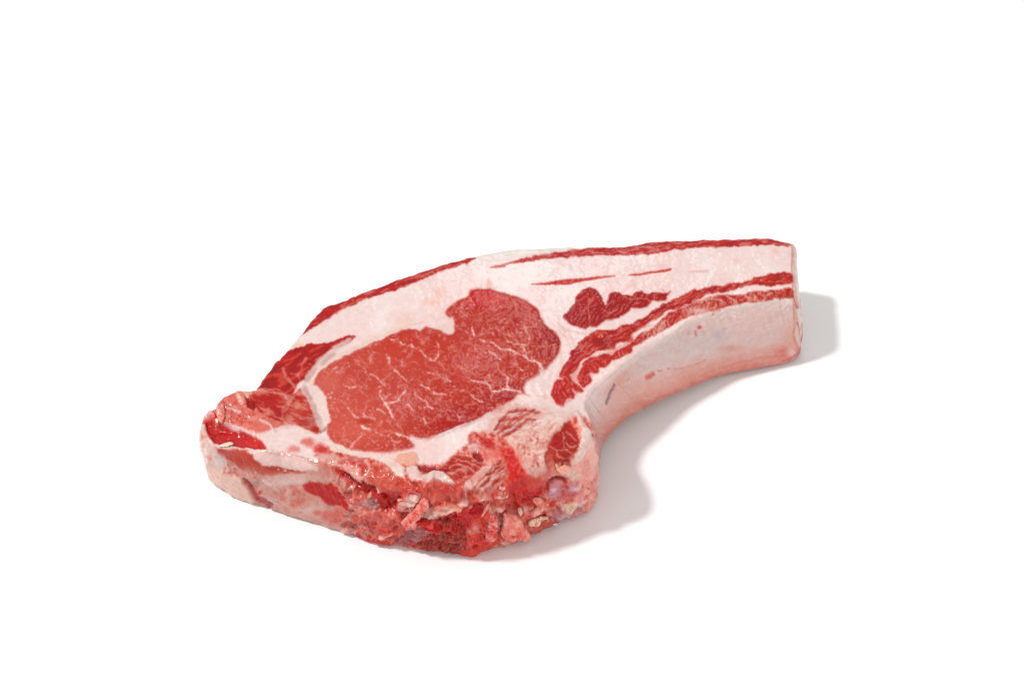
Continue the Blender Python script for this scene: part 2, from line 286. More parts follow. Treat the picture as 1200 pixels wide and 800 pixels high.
# --- rib-cap muscle and intercostals
w, sd = area_([(660, 371), (664, 365), (673, 357), (675, 349), (682, 342), (690, 337), (697, 339), (703, 345), (707, 353), (710, 358), (712, 352), (714, 346), (721, 342), (728, 344), (736, 347), (742, 347), (745, 343), (752, 341), (758, 345), (766, 343), (773, 343), (782, 343), (786, 342), (782, 347), (781, 352), (775, 353), (765, 352), (760, 356), (755, 361), (748, 362), (741, 361), (735, 366), (726, 372), (718, 374), (711, 376), (706, 377), (699, 382), (692, 383), (686, 385), (678, 384), (669, 380), (663, 376)], C(168, 36, 30), 3.2, h=.25, part='rib_cap_muscle', var=.04, wet=.8)
m = sst(.5-sd/3); streaks_(w, -.9, 3, 3, (C(190, 66, 58), C(154, 24, 18)), .45, m, 335); tint(w, m, 682, 350, 14, 12, C(184, 46, 40), .5); tint(w, m, 735, 355, 20, 8, C(164, 44, 44), .6)
for p, a0 in (([(689, 349), (691, 354), (689, 361), (690, 368), (691, 376)], 1.6), ([(696, 350), (693, 351), (691, 353)], 1.2), ([(722, 364), (716, 367), (711, 371)], 2), ([(708, 363), (713, 368)], 1.1), ([(729, 347), (738, 351), (750, 350), (758, 351), (762, 355)], 1.5), ([(766, 352), (768, 348)], 1.2), ([(745, 357), (750, 355)], 1.6), ([(776, 339), (781, 344)], 1.5)):
    line_(p, a0, C(216, 130, 122), soft=1.9, a=.85)
w, sd = area_([(655, 442), (659, 431), (667, 420), (668, 412), (675, 407), (680, 400), (690, 393), (697, 388), (708, 386), (718, 387), (728, 381), (737, 380), (745, 377), (755, 372), (765, 364), (775, 358), (787, 352), (798, 347), (806, 342), (815, 340), (830, 337), (838, 335), (845, 336), (855, 332), (870, 331), (880, 329), (884, 325), (895, 324), (905, 320), (920, 319), (928, 322), (931, 329), (924, 333), (910, 334), (895, 335), (885, 334), (874, 335), (865, 338), (852, 341), (842, 343), (830, 344), (820, 350), (805, 356), (795, 362), (783, 363), (775, 370), (765, 374), (755, 382), (745, 388), (740, 393), (741, 399), (735, 401), (723, 403), (720, 409), (710, 409), (700, 412), (690, 417), (682, 421), (677, 430), (672, 437), (665, 440)], C(180, 32, 24), 3.2, h=.1, part='intercostal_muscle', var=.06, wet=.9)
m = sst(.5-sd/3)
streaks_(w, -.5, 4, 5, (C(216, 108, 98), C(158, 14, 10)), .7, m, 340)
tint(w, m, 672, 425, 10, 12, C(184, 22, 14), .7); tint(w, m, 705, 400, 20, 5, C(160, 14, 10), .5)
for p, a0 in (([(681, 408), (687, 405), (693, 405)], 4), ([(690, 414), (700, 408), (708, 404)], 1.8), ([(738, 385), (742, 392), (738, 398)], 1.4), ([(745, 386), (760, 380), (775, 368)], 1.0), ([(712, 398), (730, 396), (740, 394)], 1.4), ([(782, 360), (800, 352), (822, 346)], 1.5), ([(885, 327), (900, 331), (920, 330)], 1), ([(760, 378), (770, 372)], 1)):
    line_(p, a0, C(222, 138, 128), 1, soft=2.6, a=.7)
for (x, y) in ((705, 393), (710, 391), (699, 391), (715, 395), (702, 395), (760, 372), (763, 370)): blob_(x, y, .9, C(240, 170, 160), soft=1, a=.8)
area_([(650, 466), (652, 450), (668, 440), (680, 430), (690, 419), (708, 413), (730, 404), (748, 393), (760, 386), (764, 392), (742, 407), (722, 419), (700, 432), (690, 446), (680, 458), (668, 470), (658, 474)], C(226, 150, 142), 5, .75)
def cluster(polys, col, part, seed):
    for k, p in enumerate(polys):
        w, sd = area_([(p_[0]+(p_[0]-np.mean([q_[0] for q_ in p]))*.24, p_[1]+(p_[1]-np.mean([q_[1] for q_ in p]))*.24) for p_ in p], col if k else C(190, 30, 24), 2, h=.25, hs=4, part=part, var=.07, wet=.85)
        m = sst(.5-sd/3); streaks_(w, 1.2, 3.2, 2.5, (C(220, 130, 122), C(176, 40, 34)), .45, m, seed+k)
cluster([[(649, 459), (652, 451), (658, 448), (664, 452), (667, 456), (671, 461), (670, 465), (663, 466), (660, 474), (655, 472), (650, 465)],
         [(662, 444), (667, 441), (671, 447), (678, 453), (681, 457), (677, 459), (670, 454), (664, 450)],
         [(682, 433), (686, 436), (690, 441), (690, 448), (684, 452), (680, 448), (678, 441)],
         [(685, 427), (690, 421), (697, 421), (700, 428), (699, 435), (691, 436), (686, 434)],
         [(699, 421), (705, 416), (711, 416), (715, 421), (712, 427), (704, 429)],
         [(716, 418), (722, 413), (731, 408), (738, 408), (738, 413), (728, 417), (719, 421)],
         [(737, 405), (743, 399), (750, 392), (753, 392), (750, 399), (743, 405)]], C(192, 54, 46), 'rib_finger_muscle', 350)
w, sd = area_([(752, 393), (760, 388), (768, 380), (775, 374), (783, 367), (795, 363), (806, 357), (815, 353), (830, 349), (848, 345), (860, 346), (872, 345), (880, 342), (895, 341), (910, 339), (925, 337), (931, 342), (930, 350), (920, 352), (908, 350), (900, 355), (885, 355), (875, 354), (866, 357), (850, 360), (840, 366), (828, 365), (815, 369), (800, 374), (790, 380), (783, 384), (770, 391), (757, 398), (750, 400)], C(186, 60, 54), 3.2, h=.1, part='rib_finger_muscle', var=.08, wet=.8)
m = sst(.5-sd/3)
cells_(w, 9, C(228, 178, 166), 2.6, .8, m*sst((.5*NL[w]+.4)*2), 21, 1.25, .75, 4)
streaks_(w, 1.9, 3.4, 2.5, (C(224, 168, 154), C(178, 46, 40)), .45, m, 360)
tint(w, m, 790, 368, 12, 6, C(186, 52, 44), .7); tint(w, m, 850, 350, 16, 4, C(186, 52, 46), .7); tint(w, m, 905, 345, 20, 4, C(190, 72, 64), .6); tint(w, m, 820, 364, 14, 4, C(232, 198, 186), .85); tint(w, m, 838, 362, 10, 3, C(214, 130, 110), .6)
for p in ([(755, 385), (770, 378), (782, 368)], [(772, 388), (776, 380), (780, 376)], [(818, 352), (832, 350), (846, 352)], [(852, 347), (860, 352), (866, 357)], [(882, 352), (886, 348)], [(893, 354), (897, 349)], [(898, 346), (904, 344)]):
    line_(p, 1.8, C(232, 190, 178), soft=2.4, a=.75)

# --- rib side (membrane over the bone)
RIBT = [(690, 468), (697, 458), (710, 445), (722, 434), (735, 423), (748, 413), (760, 406), (775, 397), (790, 388), (800, 379), (820, 371), (840, 365), (855, 361), (880, 356), (900, 353), (920, 351), (931, 350)]
RIBP = RIBT+[(934, 380), (943, 400), (945, 430), (900, 445), (860, 452), (810, 470), (780, 482), (740, 510), (700, 548), (697, 520), (690, 490)]
w, sd = area_(RIBP, C(240, 207, 202), 2, part='rib_bone', var=.03, wet=.7, wm=.5, wf=.5)
m = sst(.5-sd/3); HT[w] -= .0*m
PB = smooth_open([(700, 536), (715, 510), (745, 485), (765, 474), (790, 463), (815, 452), (845, 441), (880, 434), (910, 429), (928, 423), (941, 405)], 4)
db = line_sd(GX[w]+2*WX[w], GY[w]+2*WY[w], PB, .1)
def mixw(w, msk, col, a): mm = (msk*a)[..., None]; RGB[w] = RGB[w]*(1-mm)+np.asarray(col)[None, None]*mm
mixw(w, m*sst(1.15-db/34), C(230, 146, 132), .9); mixw(w, m*sst(1-db/12)*sst(.7+NL[w]), C(214, 112, 100), .85); mixw(w, m*sst(NL[w]*1.5), C(228, 208, 204), .5)
tint(w, m, 860, 395, 70, 14, C(228, 196, 190), .5); tint(w, m, 770, 452, 30, 9, C(238, 176, 160), .6); tint(w, m, 905, 380, 18, 22, C(230, 190, 186), .5); tint(w, m, 800, 405, 45, 18, C(226, 208, 203), .6); tint(w, m, 724, 446, 20, 28, C(232, 168, 156), .85)
tint(w, m, 784, 392, 8, 5, C(206, 184, 192), .8); tint(w, m, 842, 393, 8, 6, C(206, 190, 196), .7); tint(w, m, 918, 412, 9, 6, C(222, 108, 100), .8); tint(w, m, 858, 408, 14, 4, C(222, 150, 138), .6)
tint(w, m, 925, 395, 6, 18, C(240, 186, 168), .6); tint(w, m, 928, 414, 5, 6, C(240, 214, 208), .8)
rl = smooth_open(RIBT, 3); dr = line_sd(GX[w]+.8*WX[w], GY[w]+.8*WY[w], rl, .1)
mixw(w, m*np.exp(-(dr/6)**2), C(248, 228, 220), .85); HT[w] += .5*np.exp(-(dr/3.2)**2)
for p, c, a0, al in (([(720, 451), (717, 458), (713, 465), (711, 472)], C(132, 88, 100), 2.6, .9), ([(708, 484), (705, 492), (702, 500)], C(200, 165, 160), 2, .7), ([(845, 432), (870, 424), (905, 417), (925, 418)], C(212, 118, 108), 1.8, .45), ([(770, 468), (810, 450), (850, 436)], C(212, 120, 110), 2, .5),
        ([(722, 510), (716, 518), (709, 526)], C(214, 90, 84), 2.2, .8), ([(742, 487), (760, 478), (785, 466), (815, 454), (850, 442), (900, 432), (926, 425)], C(214, 122, 108), 3, .6), ([(930, 424), (938, 414), (941, 404)], C(208, 74, 78), 2, .8),
        ([(790, 433), (815, 427), (826, 422)], C(216, 130, 120), 2, .5)):
    line_(p, a0, c, soft=3, a=al, h=-.25 if a0 == 2.6 else 0)
for (x, y, r, ry, al) in ((760, 441, 4, 3, .8), (765, 438, 3, 2.4, .75), (774, 435, 2.6, 1.3, .7), (783, 432, 1.8, 1, .6), (819, 383, 2.6, 2, .95), (815, 391, 1.6, 4, .5), (806, 390, 1, 3, .3), (835, 368, 1.6, 1.2, .8)):
    blob_(x, y, r, C(224, 88, 72), ry, r*1.1, al)
for (x, y) in ((737, 447), (733, 449), (729, 451), (725, 454)): blob_(x, y, 1.2, C(240, 222, 222), soft=1, a=.8, h=.2)
line_([(866, 373), (852, 370), (842, 374)], 2, C(242, 210, 206), soft=3, a=.6, h=.3); line_([(917, 362), (922, 357), (926, 353)], 2, C(246, 222, 222), soft=3, a=.8, h=.4, wet=1)
w = win(RIBP, 2); rs1 = fbm(GX[w]*.94+GY[w]*-.34, (GX[w]*.34+GY[w]*.94)*1.0, 9, 600, 3); rs2 = fbm((GX[w]*.94-GY[w]*.34)/6, GX[w]*.34+GY[w]*.94, 3.2, 601, 3)
mk = sst(.5-poly_sd(GX[w], GY[w], np.array(RIBP, float))/4); HT[w] += mk*(.06*rs2+.2*rs1); mixw(w, mk*sst(rs2*2-.3), C(230, 162, 152), .25); mixw(w, mk*sst(-rs2*2-.4), C(248, 228, 226), .3)
# saw-cut end
area_([(928, 278), (942, 278), (942, 345), (946, 400), (942, 412), (934, 400), (932, 372), (931, 340), (929, 310)], C(234, 208, 192), 1.6, part='saw_cut_end', wm=.4, wf=.5)
area_([(932, 345), (942, 345), (947, 402), (940, 410), (936, 395), (933, 372)], C(232, 176, 156), 2.5, .8, wm=.4)
line_([(928, 287), (929, 300), (928, 315), (930, 330), (929, 345), (931, 370), (931, 380), (930, 392), (932, 402)], 1.4, C(218, 104, 102), soft=2.4, a=.7, h=-.3, wm=.6, wf=.7)
line_([(934, 378), (938, 390), (940, 402), (936, 412), (926, 420), (916, 424)], 1.5, C(206, 84, 84), soft=1.8, a=.8, wm=.5)

# --- chine (sawn backbone edge)
CH = [(378, 516), (400, 528), (440, 536), (462, 538), (492, 545), (515, 545), (530, 535), (548, 520), (552, 508), (570, 503), (585, 478), (610, 474), (640, 480), (660, 490), (676, 484), (694, 500), (702, 540), (702, 600), (660, 625), (600, 660), (540, 665), (440, 650), (400, 632), (404, 600), (396, 575), (380, 552), (370, 530)]
w, sd = area_(CH, C(222, 124, 110), 6, part='chine_bone', var=.12, wet=.85, wm=2, wf=1.5)
CM = sst(.5-sd/8)
rg1 = 1-np.abs(fbm(GX[w]+5*WX[w], (GY[w]+5*WY[w])*1.5, 15, 400, 4))*2.6; rg2 = fbm(GX[w], GY[w]*1.3, 6, 410, 3)
LOW = sst((GY[w]-(548-np.abs(GX[w]-560)*.02))/40)
HT[w] += CM*(LOW*.75+.25)*(.4*rg1+.5*rg2+.8*NL[w])
CHM = np.zeros(GX.shape); CHM[w] = CM*(LOW*.75+.25)
for n, c, a in ((rg2, C(204, 40, 32), .7), (-rg2, C(236, 184, 172), .5), (fbm(GX[w], GY[w], 11, 420, 3), C(196, 40, 32), .5), (fbm(GX[w], GY[w], 4, 430, 2), C(242, 200, 192), .45)):
    mixw(w, CM*sst(n*2.6), c, a)
# pale knob of the vertebra and fat right of the eye
area_([(592, 505), (610, 503), (632, 492), (650, 484), (668, 484), (664, 494), (655, 505), (644, 514), (638, 530), (640, 548), (632, 557), (620, 556), (612, 548), (606, 536), (598, 522), (590, 514)], C(234, 190, 176), 4, .95, part='vertebra_knob', var=.04, h=.4)
area_([(560, 500), (585, 478), (612, 470), (650, 474), (676, 480), (664, 494), (644, 502), (620, 500), (600, 508), (580, 508)], C(238, 208, 200), 7, .8)
w2 = win([(585, 478), (680, 560)], 2); mk = CM[:0].sum()*0+np.exp(-(((GX[w2]-628)/34)**2+((GY[w2]-515)/34)**2)**2); mixw(w2, mk*sst(fbm(GX[w2], GY[w2], 8, 520, 3)*2.2-.1), C(226, 150, 138), .5); mixw(w2, mk*sst(-fbm(GX[w2], GY[w2], 7, 521, 3)*2.2-.1), C(246, 222, 212), .6); HT[w2] += mk*.35*fbm(GX[w2], GY[w2], 7, 522, 3); streaks_(w2, -.65, 4.5, 4, (C(208, 98, 90), C(248, 226, 220)), .55, mk*sst(fbm(GX[w2], GY[w2], 16, 523, 2)*2+.4), 524)
for (x, y, rx, ry, k) in ((626, 516, 8, 4, 1), (620, 531, 7, 6, 2), (628, 545, 6, 6, 3), (612, 524, 4, 3, 4)):
    rx *= 1.35; ry *= 1.35; w2 = win([(x-rx*2, y-ry*2), (x+rx*2, y+ry*2)], 2); d = ((GX[w2]-x)/rx)**2+((GY[w2]-y)/ry)**2
    mixw(w2, np.exp(-d**2)*sst(fbm(GX[w2], GY[w2], 4, 440+k, 3)*2.4+.3), C(204, 92, 84), .85)
# striped muscle by the eye
w2, sd2 = area_([(578, 506), (583, 496), (589, 489), (597, 481), (610, 478), (625, 480), (633, 484), (628, 488), (615, 489), (628, 491), (622, 495), (612, 500), (604, 507), (596, 512), (588, 513), (583, 508)], C(206, 120, 112), 4, part='backbone_muscle', h=.1)
m2 = sst(.5-sd2/4); streaks_(w2, -.5, 4, 4, (C(232, 198, 192), C(182, 62, 56)), .85, m2, 450)
for p, a0 in (([(597, 483), (612, 481), (631, 484)], 2.2), ([(580, 503), (586, 494), (592, 488)], 4), ([(590, 500), (600, 499), (604, 497)], 1.8), ([(612, 497), (619, 493), (628, 491)], 2), ([(590, 513), (598, 509), (605, 503), (611, 499)], 2.2)):
    line_(p, a0, C(172, 66, 62), soft=2.4, a=.8, h=-.1)
line_([(592, 507), (600, 502), (606, 497)], 2, C(232, 216, 222), soft=2, a=.7, h=.3, wet=1)
# dark muscle in the right knuckle
w2, sd2 = area_([(668, 493), (672, 500), (676, 508), (678, 518), (677, 526), (673, 532), (668, 537), (667, 542), (658, 544), (650, 543), (645, 549), (640, 546), (638, 536), (641, 526), (643, 518), (650, 510), (656, 505), (660, 498)], C(176, 62, 55), 2.4, part='backbone_muscle', var=.07, h=-.3, wet=.85)
m2 = sst(.5-sd2/3); tint(w2, m2, 652, 516, 7, 6, C(168, 36, 30), .6); tint(w2, m2, 668, 513, 6, 6, C(166, 40, 34), .6); tint(w2, m2, 642, 537, 6, 8, C(206, 120, 112), .6)
for p in ([(644, 522), (652, 526), (661, 526)], [(652, 526), (653, 534), (660, 536), (669, 537)], [(660, 506), (661, 516), (662, 525), (670, 530)], [(663, 518), (669, 523), (675, 522)], [(664, 504), (669, 508), (675, 516)]):
    line_(p, 1.3, C(224, 160, 152), soft=1.8, a=.85, h=.15)
line_([(662, 514), (662, 524)], 1.4, C(120, 24, 22), soft=1.4, a=.8)
# knuckle, curl, cartilage
area_([(676, 490), (684, 500), (692, 512), (699, 530), (702, 572), (694, 592), (678, 602), (662, 606), (670, 592), (674, 574), (668, 560), (656, 552), (655, 545), (668, 545), (676, 532), (680, 518)], C(255, 172, 158), 4, part='knuckle', var=.05, wet=.8, h=.4, hs=8)
tw = win([(650, 530), (702, 606)], 4); tm = np.ones(GX[tw].shape)
tint(tw, tm, 688, 560, 7, 20, C(242, 158, 146), .5); tint(tw, tm, 688, 520, 6, 9, C(244, 196, 186), .7); tint(tw, tm, 672, 572, 7, 10, C(228, 176, 196), .85); tint(tw, tm, 680, 583, 4, 6, C(222, 110, 130), .5)
area_([(677, 483), (680, 490), (684, 496), (690, 503), (693, 513), (689, 522), (684, 530), (676, 540), (670, 546), (669, 541), (677, 527), (681, 513), (681, 502), (676, 493), (672, 486)], C(243, 216, 208), 2.2, part='fat_curl', h=.9, hs=3)
line_([(679, 484), (681, 491), (686, 497), (691, 506)], 2, C(248, 234, 216), soft=2, a=.8, h=.5)
area_([(640, 575), (644, 566), (650, 561), (657, 562), (662, 570), (663, 582), (658, 588), (650, 584), (643, 580)], C(214, 128, 134), 2.6, part='cartilage', h=.6, wet=1)
tw = win([(640, 560), (664, 590)], 4); tm = np.ones(GX[tw].shape); tint(tw, tm, 648, 574, 5, 4, C(228, 190, 206), .8); tint(tw, tm, 660, 572, 3, 8, C(196, 70, 76), .6)
line_([(642, 572), (644, 565), (650, 560), (657, 559), (662, 563)], 2.2, C(120, 24, 22), soft=2.4, a=.9, h=-1.2, hs=3)  # crack is sunk and its shade painted in dark red
area_([(662, 551), (670, 549), (678, 555), (672, 560), (664, 558)], C(236, 200, 184), 2, .9, h=.4); line_([(681, 576), (685, 572), (688, 571)], 1, C(190, 50, 50), soft=1.4, a=.8)
area_([(645, 540), (652, 543), (648, 556), (638, 562), (628, 558), (634, 550)], C(222, 140, 132), 4, .6)
# blood
area_([(588, 524), (598, 527), (606, 536), (610, 548), (618, 558), (632, 562), (638, 566), (638, 576), (630, 582), (626, 590), (615, 590), (604, 584), (596, 580), (594, 566), (597, 552), (590, 540), (586, 530)], C(208, 40, 34), 12, .95, part='blood_clot', wet=1, var=.16, wm=5, wf=2)
tw = win([(560, 500), (660, 600)], 4); tm = np.ones(GX[tw].shape)
tint(tw, tm, 576, 534, 11, 10, C(238, 140, 130), .8); tint(tw, tm, 624, 567, 10, 7, C(218, 92, 90), .85); tint(tw, tm, 602, 548, 6, 12, C(208, 14, 8), .8); tint(tw, tm, 618, 585, 13, 5, C(186, 10, 8), .85); tint(tw, tm, 604, 568, 6, 8, C(210, 20, 12), .7)
mixw(tw, sst(fbm(GX[tw], GY[tw], 5, 461, 3)*2.4-.1)*np.exp(-(((GX[tw]-600)/16)**2+((GY[tw]-545)/26)**2)**2), C(232, 128, 118), .7)
mixw(tw, sst(fbm(GX[tw], GY[tw], 4, 460, 3)*2.5)*np.exp(-(((GX[tw]-610)/22)**2+((GY[tw]-562)/22)**2)**2), C(226, 96, 90), .5)
area_([(557, 508), (566, 512), (574, 514), (580, 521), (577, 527), (570, 524), (562, 518)], C(206, 60, 54), 5, .9); blob_(574, 520, 4.5, BLOOD, 3.5, 4, .95, h=-.5, wet=1); line_([(559, 511), (567, 516), (573, 520)], 2, C(186, 22, 18), soft=2, a=.8)
blob_(551, 516, 3, C(196, 84, 80), 6, 3, .8); blob_(556, 524, 6, C(228, 200, 202), 6, 6, .7); blob_(566, 525, 3, C(202, 92, 86), 3, 4, .6)
area_([(554, 533), (559, 529), (565, 534), (566, 540), (560, 539)], C(156, 24, 20), 2, h=-.9, hs=3)
# swirls in front of the eye
w2, sd2 = area_([(519, 547), (526, 540), (534, 535), (544, 534), (553, 538), (560, 543), (567, 546), (562, 553), (552, 560), (545, 566), (535, 566), (528, 560), (520, 555)], C(188, 66, 60), 3, part='backbone_muscle', var=.08, wet=.85)
m2 = sst(.5-sd2/3); streaks_(w2, .15, 3.4, 4, (C(224, 164, 156), C(168, 44, 40)), .6, m2, 470)
for p in ([(524, 551), (534, 544), (548, 548), (556, 553)], [(530, 556), (538, 550), (546, 556), (543, 563)], [(534, 539), (546, 541), (556, 545)]): line_(p, 1.6, C(226, 172, 164), soft=2, a=.75, h=.2)
area_([(489, 546), (500, 545), (512, 547), (529, 549), (522, 553), (508, 551), (495, 552)], C(168, 42, 38), 1.8, h=-.8, hs=2)
area_([(545, 566), (556, 556), (566, 547), (573, 544), (578, 541), (574, 551), (566, 559), (556, 568), (550, 574), (543, 576)], C(232, 180, 170), 2.5, .95, h=.3)
w2, sd2 = area_([(582, 542), (590, 540), (594, 550), (593, 560), (588, 570), (576, 574), (564, 574), (558, 569), (566, 560), (573, 550)], C(204, 124, 114), 3, part='backbone_muscle')
m2 = sst(.5-sd2/3); streaks_(w2, -.75, 3.2, 5, (C(230, 178, 170), C(158, 58, 54)), .9, m2, 480)
area_([(476, 549), (489, 547), (493, 556), (504, 553), (516, 551), (524, 557), (534, 566), (528, 569), (514, 563), (500, 566), (486, 562), (478, 556)], C(230, 198, 192), 2.4, h=.7, hs=3, part='fat_chip')
area_([(464, 534), (476, 531), (488, 531), (490, 540), (480, 546), (470, 543)], C(238, 178, 154), 3, .95, h=.5, part='fat_chip')
area_([(383, 514), (395, 521), (410, 527), (430, 531), (447, 534), (462, 538), (472, 548), (474, 560), (464, 556), (452, 544), (436, 538), (420, 536), (402, 532), (388, 528)], C(242, 216, 204), 2.6, h=.3)
area_([(425, 543), (440, 545), (452, 549), (462, 558), (478, 564), (495, 568), (508, 562), (522, 566), (540, 572), (546, 582), (538, 590), (522, 594), (506, 590), (494, 584), (480, 580), (462, 582), (448, 576), (436, 566), (426, 556)], C(204, 84, 74), 5, .7, var=.12)
tw = win([(425, 540), (550, 600)], 3); tm = np.ones(GX[tw].shape); tint(tw, tm, 522, 572, 14, 5, C(176, 62, 56), .7); tint(tw, tm, 480, 574, 14, 3, C(214, 70, 60), .6); tint(tw, tm, 520, 586, 18, 4, C(220, 120, 106), .5); tint(tw, tm, 448, 562, 14, 5, C(216, 110, 98), .6)
line_([(478, 561), (484, 565), (488, 568)], 2.2, C(160, 34, 30), soft=2.2, a=.8, h=-.5)
area_([(466, 590), (474, 583), (486, 580), (492, 585), (486, 592), (480, 598), (472, 600), (465, 597)], C(234, 196, 184), 3, .95, h=1.1, hs=4, part='fat_chip'); line_([(474, 595), (480, 594), (484, 591)], 1.6, C(176, 60, 52), soft=1.6, a=.8, h=-.4)
area_([(506, 595), (520, 592), (534, 590), (545, 586), (547, 577), (550, 584), (546, 593), (534, 600), (522, 603), (514, 604), (508, 600)], C(234, 190, 172), 3, .9, h=1.2, hs=4, part='fat_chip')
# striped membranes left of centre
for p, c, a0 in (([(395, 533), (410, 535), (424, 540)], C(206, 110, 104), 2), ([(398, 540), (412, 540), (424, 542)], C(186, 106, 108), 2.4), ([(390, 545), (405, 546), (418, 552)], C(226, 172, 166), 3), ([(405, 550), (416, 556), (424, 560)], C(228, 160, 152), 5), ([(428, 540), (433, 546), (430, 556), (424, 560)], C(240, 200, 190), 1.6), ([(396, 532), (400, 534)], C(170, 40, 36), 2.4)):
    line_(p, a0, c, soft=2.4, a=.85, h=.3)
area_([(423, 547), (429, 546), (431, 551), (427, 554)], C(196, 76, 68), 2.5, .9)
# bright crevices
area_([(393, 549), (401, 553), (412, 559), (424, 565), (436, 573), (446, 578), (458, 577), (468, 577), (470, 583), (463, 592), (455, 600), (447, 600), (441, 592), (432, 584), (420, 576), (407, 566), (397, 556)], C(194, 26, 18), 3.5, h=-2.0, hs=9, part='blood_clot', var=.09, wet=1)
line_([(400, 553), (412, 561), (424, 568), (438, 578), (452, 585)], 3, C(140, 12, 8), soft=3, a=.7, h=-1.4, hs=4)  # dark core and black crack below: crevice shade painted into the colour
line_([(411, 558), (420, 563), (428, 568)], 1.8, C(238, 170, 160), soft=1.6, a=.8, h=.9); line_([(424, 563), (431, 568), (438, 574)], 1.8, C(84, 10, 8), soft=1.6, a=.8, h=-1)
for (x, y) in ((443, 577), (405, 568), (409, 573), (397, 562), (432, 582), (440, 588), (414, 571)): blob_(x, y, 1.8, C(240, 192, 176), 2.4, 1.2, .85, h=1)
area_([(384, 556), (392, 556), (402, 562), (410, 570), (416, 580), (408, 582), (398, 574), (388, 566)], C(226, 132, 122), 4, .75)
area_([(516, 606), (530, 602), (544, 599), (556, 595), (564, 591), (567, 597), (560, 606), (552, 616), (544, 622), (534, 620), (526, 613), (518, 611)], C(208, 18, 10), 3, h=-1.6, hs=9, part='blood_clot', wet=1, var=.08)
blob_(530, 604, 2.4, C(232, 110, 96), 2.4, 2, .8, h=1)
area_([(490, 602), (504, 600), (518, 604), (516, 609), (500, 608), (489, 607)], C(216, 158, 152), 3, .95, h=-1); line_([(489, 608), (503, 609), (520, 611), (536, 613)], 2, C(112, 20, 18), soft=2, a=.9, h=-1.5)  # the dark line paints the shade of the sunken crevice
line_([(541, 600), (548, 594), (553, 590)], 1.6, C(120, 60, 56), soft=1.6, a=.8, h=-.8)
# sloping left side of the chine
area_([(236, 502), (246, 518), (256, 523), (290, 528), (330, 530), (372, 540), (400, 560), (412, 590), (426, 618), (430, 634), (380, 622), (330, 606), (295, 592), (262, 574), (244, 560), (230, 520)], C(208, 140, 128), 3, .92, part='side_membrane', var=.15, wet=.75)
area_([(256, 524), (276, 524), (291, 527), (298, 535), (306, 543), (322, 546), (345, 549), (362, 550), (350, 554), (335, 554), (320, 556), (306, 556), (292, 554), (282, 549), (270, 540), (258, 531)], C(196, 84, 74), 4, .95, part='side_muscle', var=.07)
tw = win([(250, 520), (420, 625)], 3); tm = np.ones(GX[tw].shape)
tint(tw, tm, 266, 532, 10, 5, C(180, 96, 96), .6); tint(tw, tm, 290, 553, 12, 6, C(214, 152, 140), .8); tint(tw, tm, 340, 563, 32, 8, C(228, 200, 196), .75); tint(tw, tm, 365, 598, 22, 7, C(234, 196, 188), .6); tint(tw, tm, 318, 588, 18, 6, C(226, 180, 170), .6); tint(tw, tm, 290, 540, 20, 6, C(192, 60, 50), .5); tint(tw, tm, 302, 565, 12, 6, C(196, 136, 128), .8)
area_([(291, 528), (312, 530), (330, 533), (352, 536), (372, 545), (372, 550), (352, 550), (330, 546), (312, 544), (300, 537)], C(240, 206, 200), 4, .95, h=.8, hs=6, part='fat_ridge')
area_([(318, 504), (335, 498), (352, 500), (372, 508), (384, 514), (384, 530), (374, 538), (350, 534), (325, 530), (312, 524), (314, 512)], C(243, 216, 210), 5, .9, part='fat_ridge')
for (x, y, r, ry, al, c) in ((361, 518, 8, 5, .8, C(214, 92, 86)), (344, 526, 7, 4, .7, C(224, 112, 106)), (376, 526, 9, 5, .95, C(204, 48, 42)), (372, 534, 4, 1.2, .8, C(196, 60, 54)), (333, 530, 6, 1.5, .5, C(224, 130, 124))):
    blob_(x, y, r, c, ry, r*.9, al)
area_([(372, 536), (384, 532), (398, 536), (392, 546), (378, 542)], C(232, 176, 168), 4, .8, h=.4)
w2, sd2 = area_([(355, 569), (364, 564), (376, 566), (390, 566), (398, 572), (402, 581), (410, 590), (408, 596), (398, 591), (388, 592), (380, 586), (374, 581), (364, 578)], C(188, 44, 36), 4, part='side_muscle', var=.06)
w2 = win([(330, 560), (420, 620)], 2); mg = np.exp(-(((GX[w2]-348)/22)**2+((GY[w2]-580)/12)**2)**2)+np.exp(-(((GX[w2]-395)/20)**2+((GY[w2]-605)/8)**2)**2)
mixw(w2, np.clip(mg, 0, 1)*sst(fbm(GX[w2], GY[w2], 9, 490, 3)*1.6+.45), C(206, 86, 74), .7)
for (x, y, r, ry) in ((382, 604, 4, 6), (390, 606, 5, 7), (398, 600, 6, 7), (396, 610, 5, 4), (420, 608, 8, 7), (372, 600, 5, 3), (345, 592, 4, 2)): blob_(x, y, r, C(212, 84, 74), ry, 4, .65)
blob_(304, 577, 2.4, C(214, 28, 22), 2.6, 1.5, .95, h=.8); blob_(300, 567, 4, C(160, 112, 108), 3, 4, .7); line_([(309, 563), (318, 568)], 3, C(232, 200, 196), soft=2.5, a=.8, h=.3)
for (x, y) in ((266, 545), (268, 549), (267, 552), (298, 559)): blob_(x, y, 1.8, C(216, 90, 70), soft=1.5, a=.8, h=.6)
for (x, y) in ((272, 548), (265, 541), (273, 552), (300, 553), (326, 550), (334, 550)): blob_(x, y, 1.2, C(246, 214, 196), soft=1, a=.85, h=.5)
line_([(360, 617), (385, 618), (405, 624)], 3, C(236, 190, 180), soft=4, a=.7)
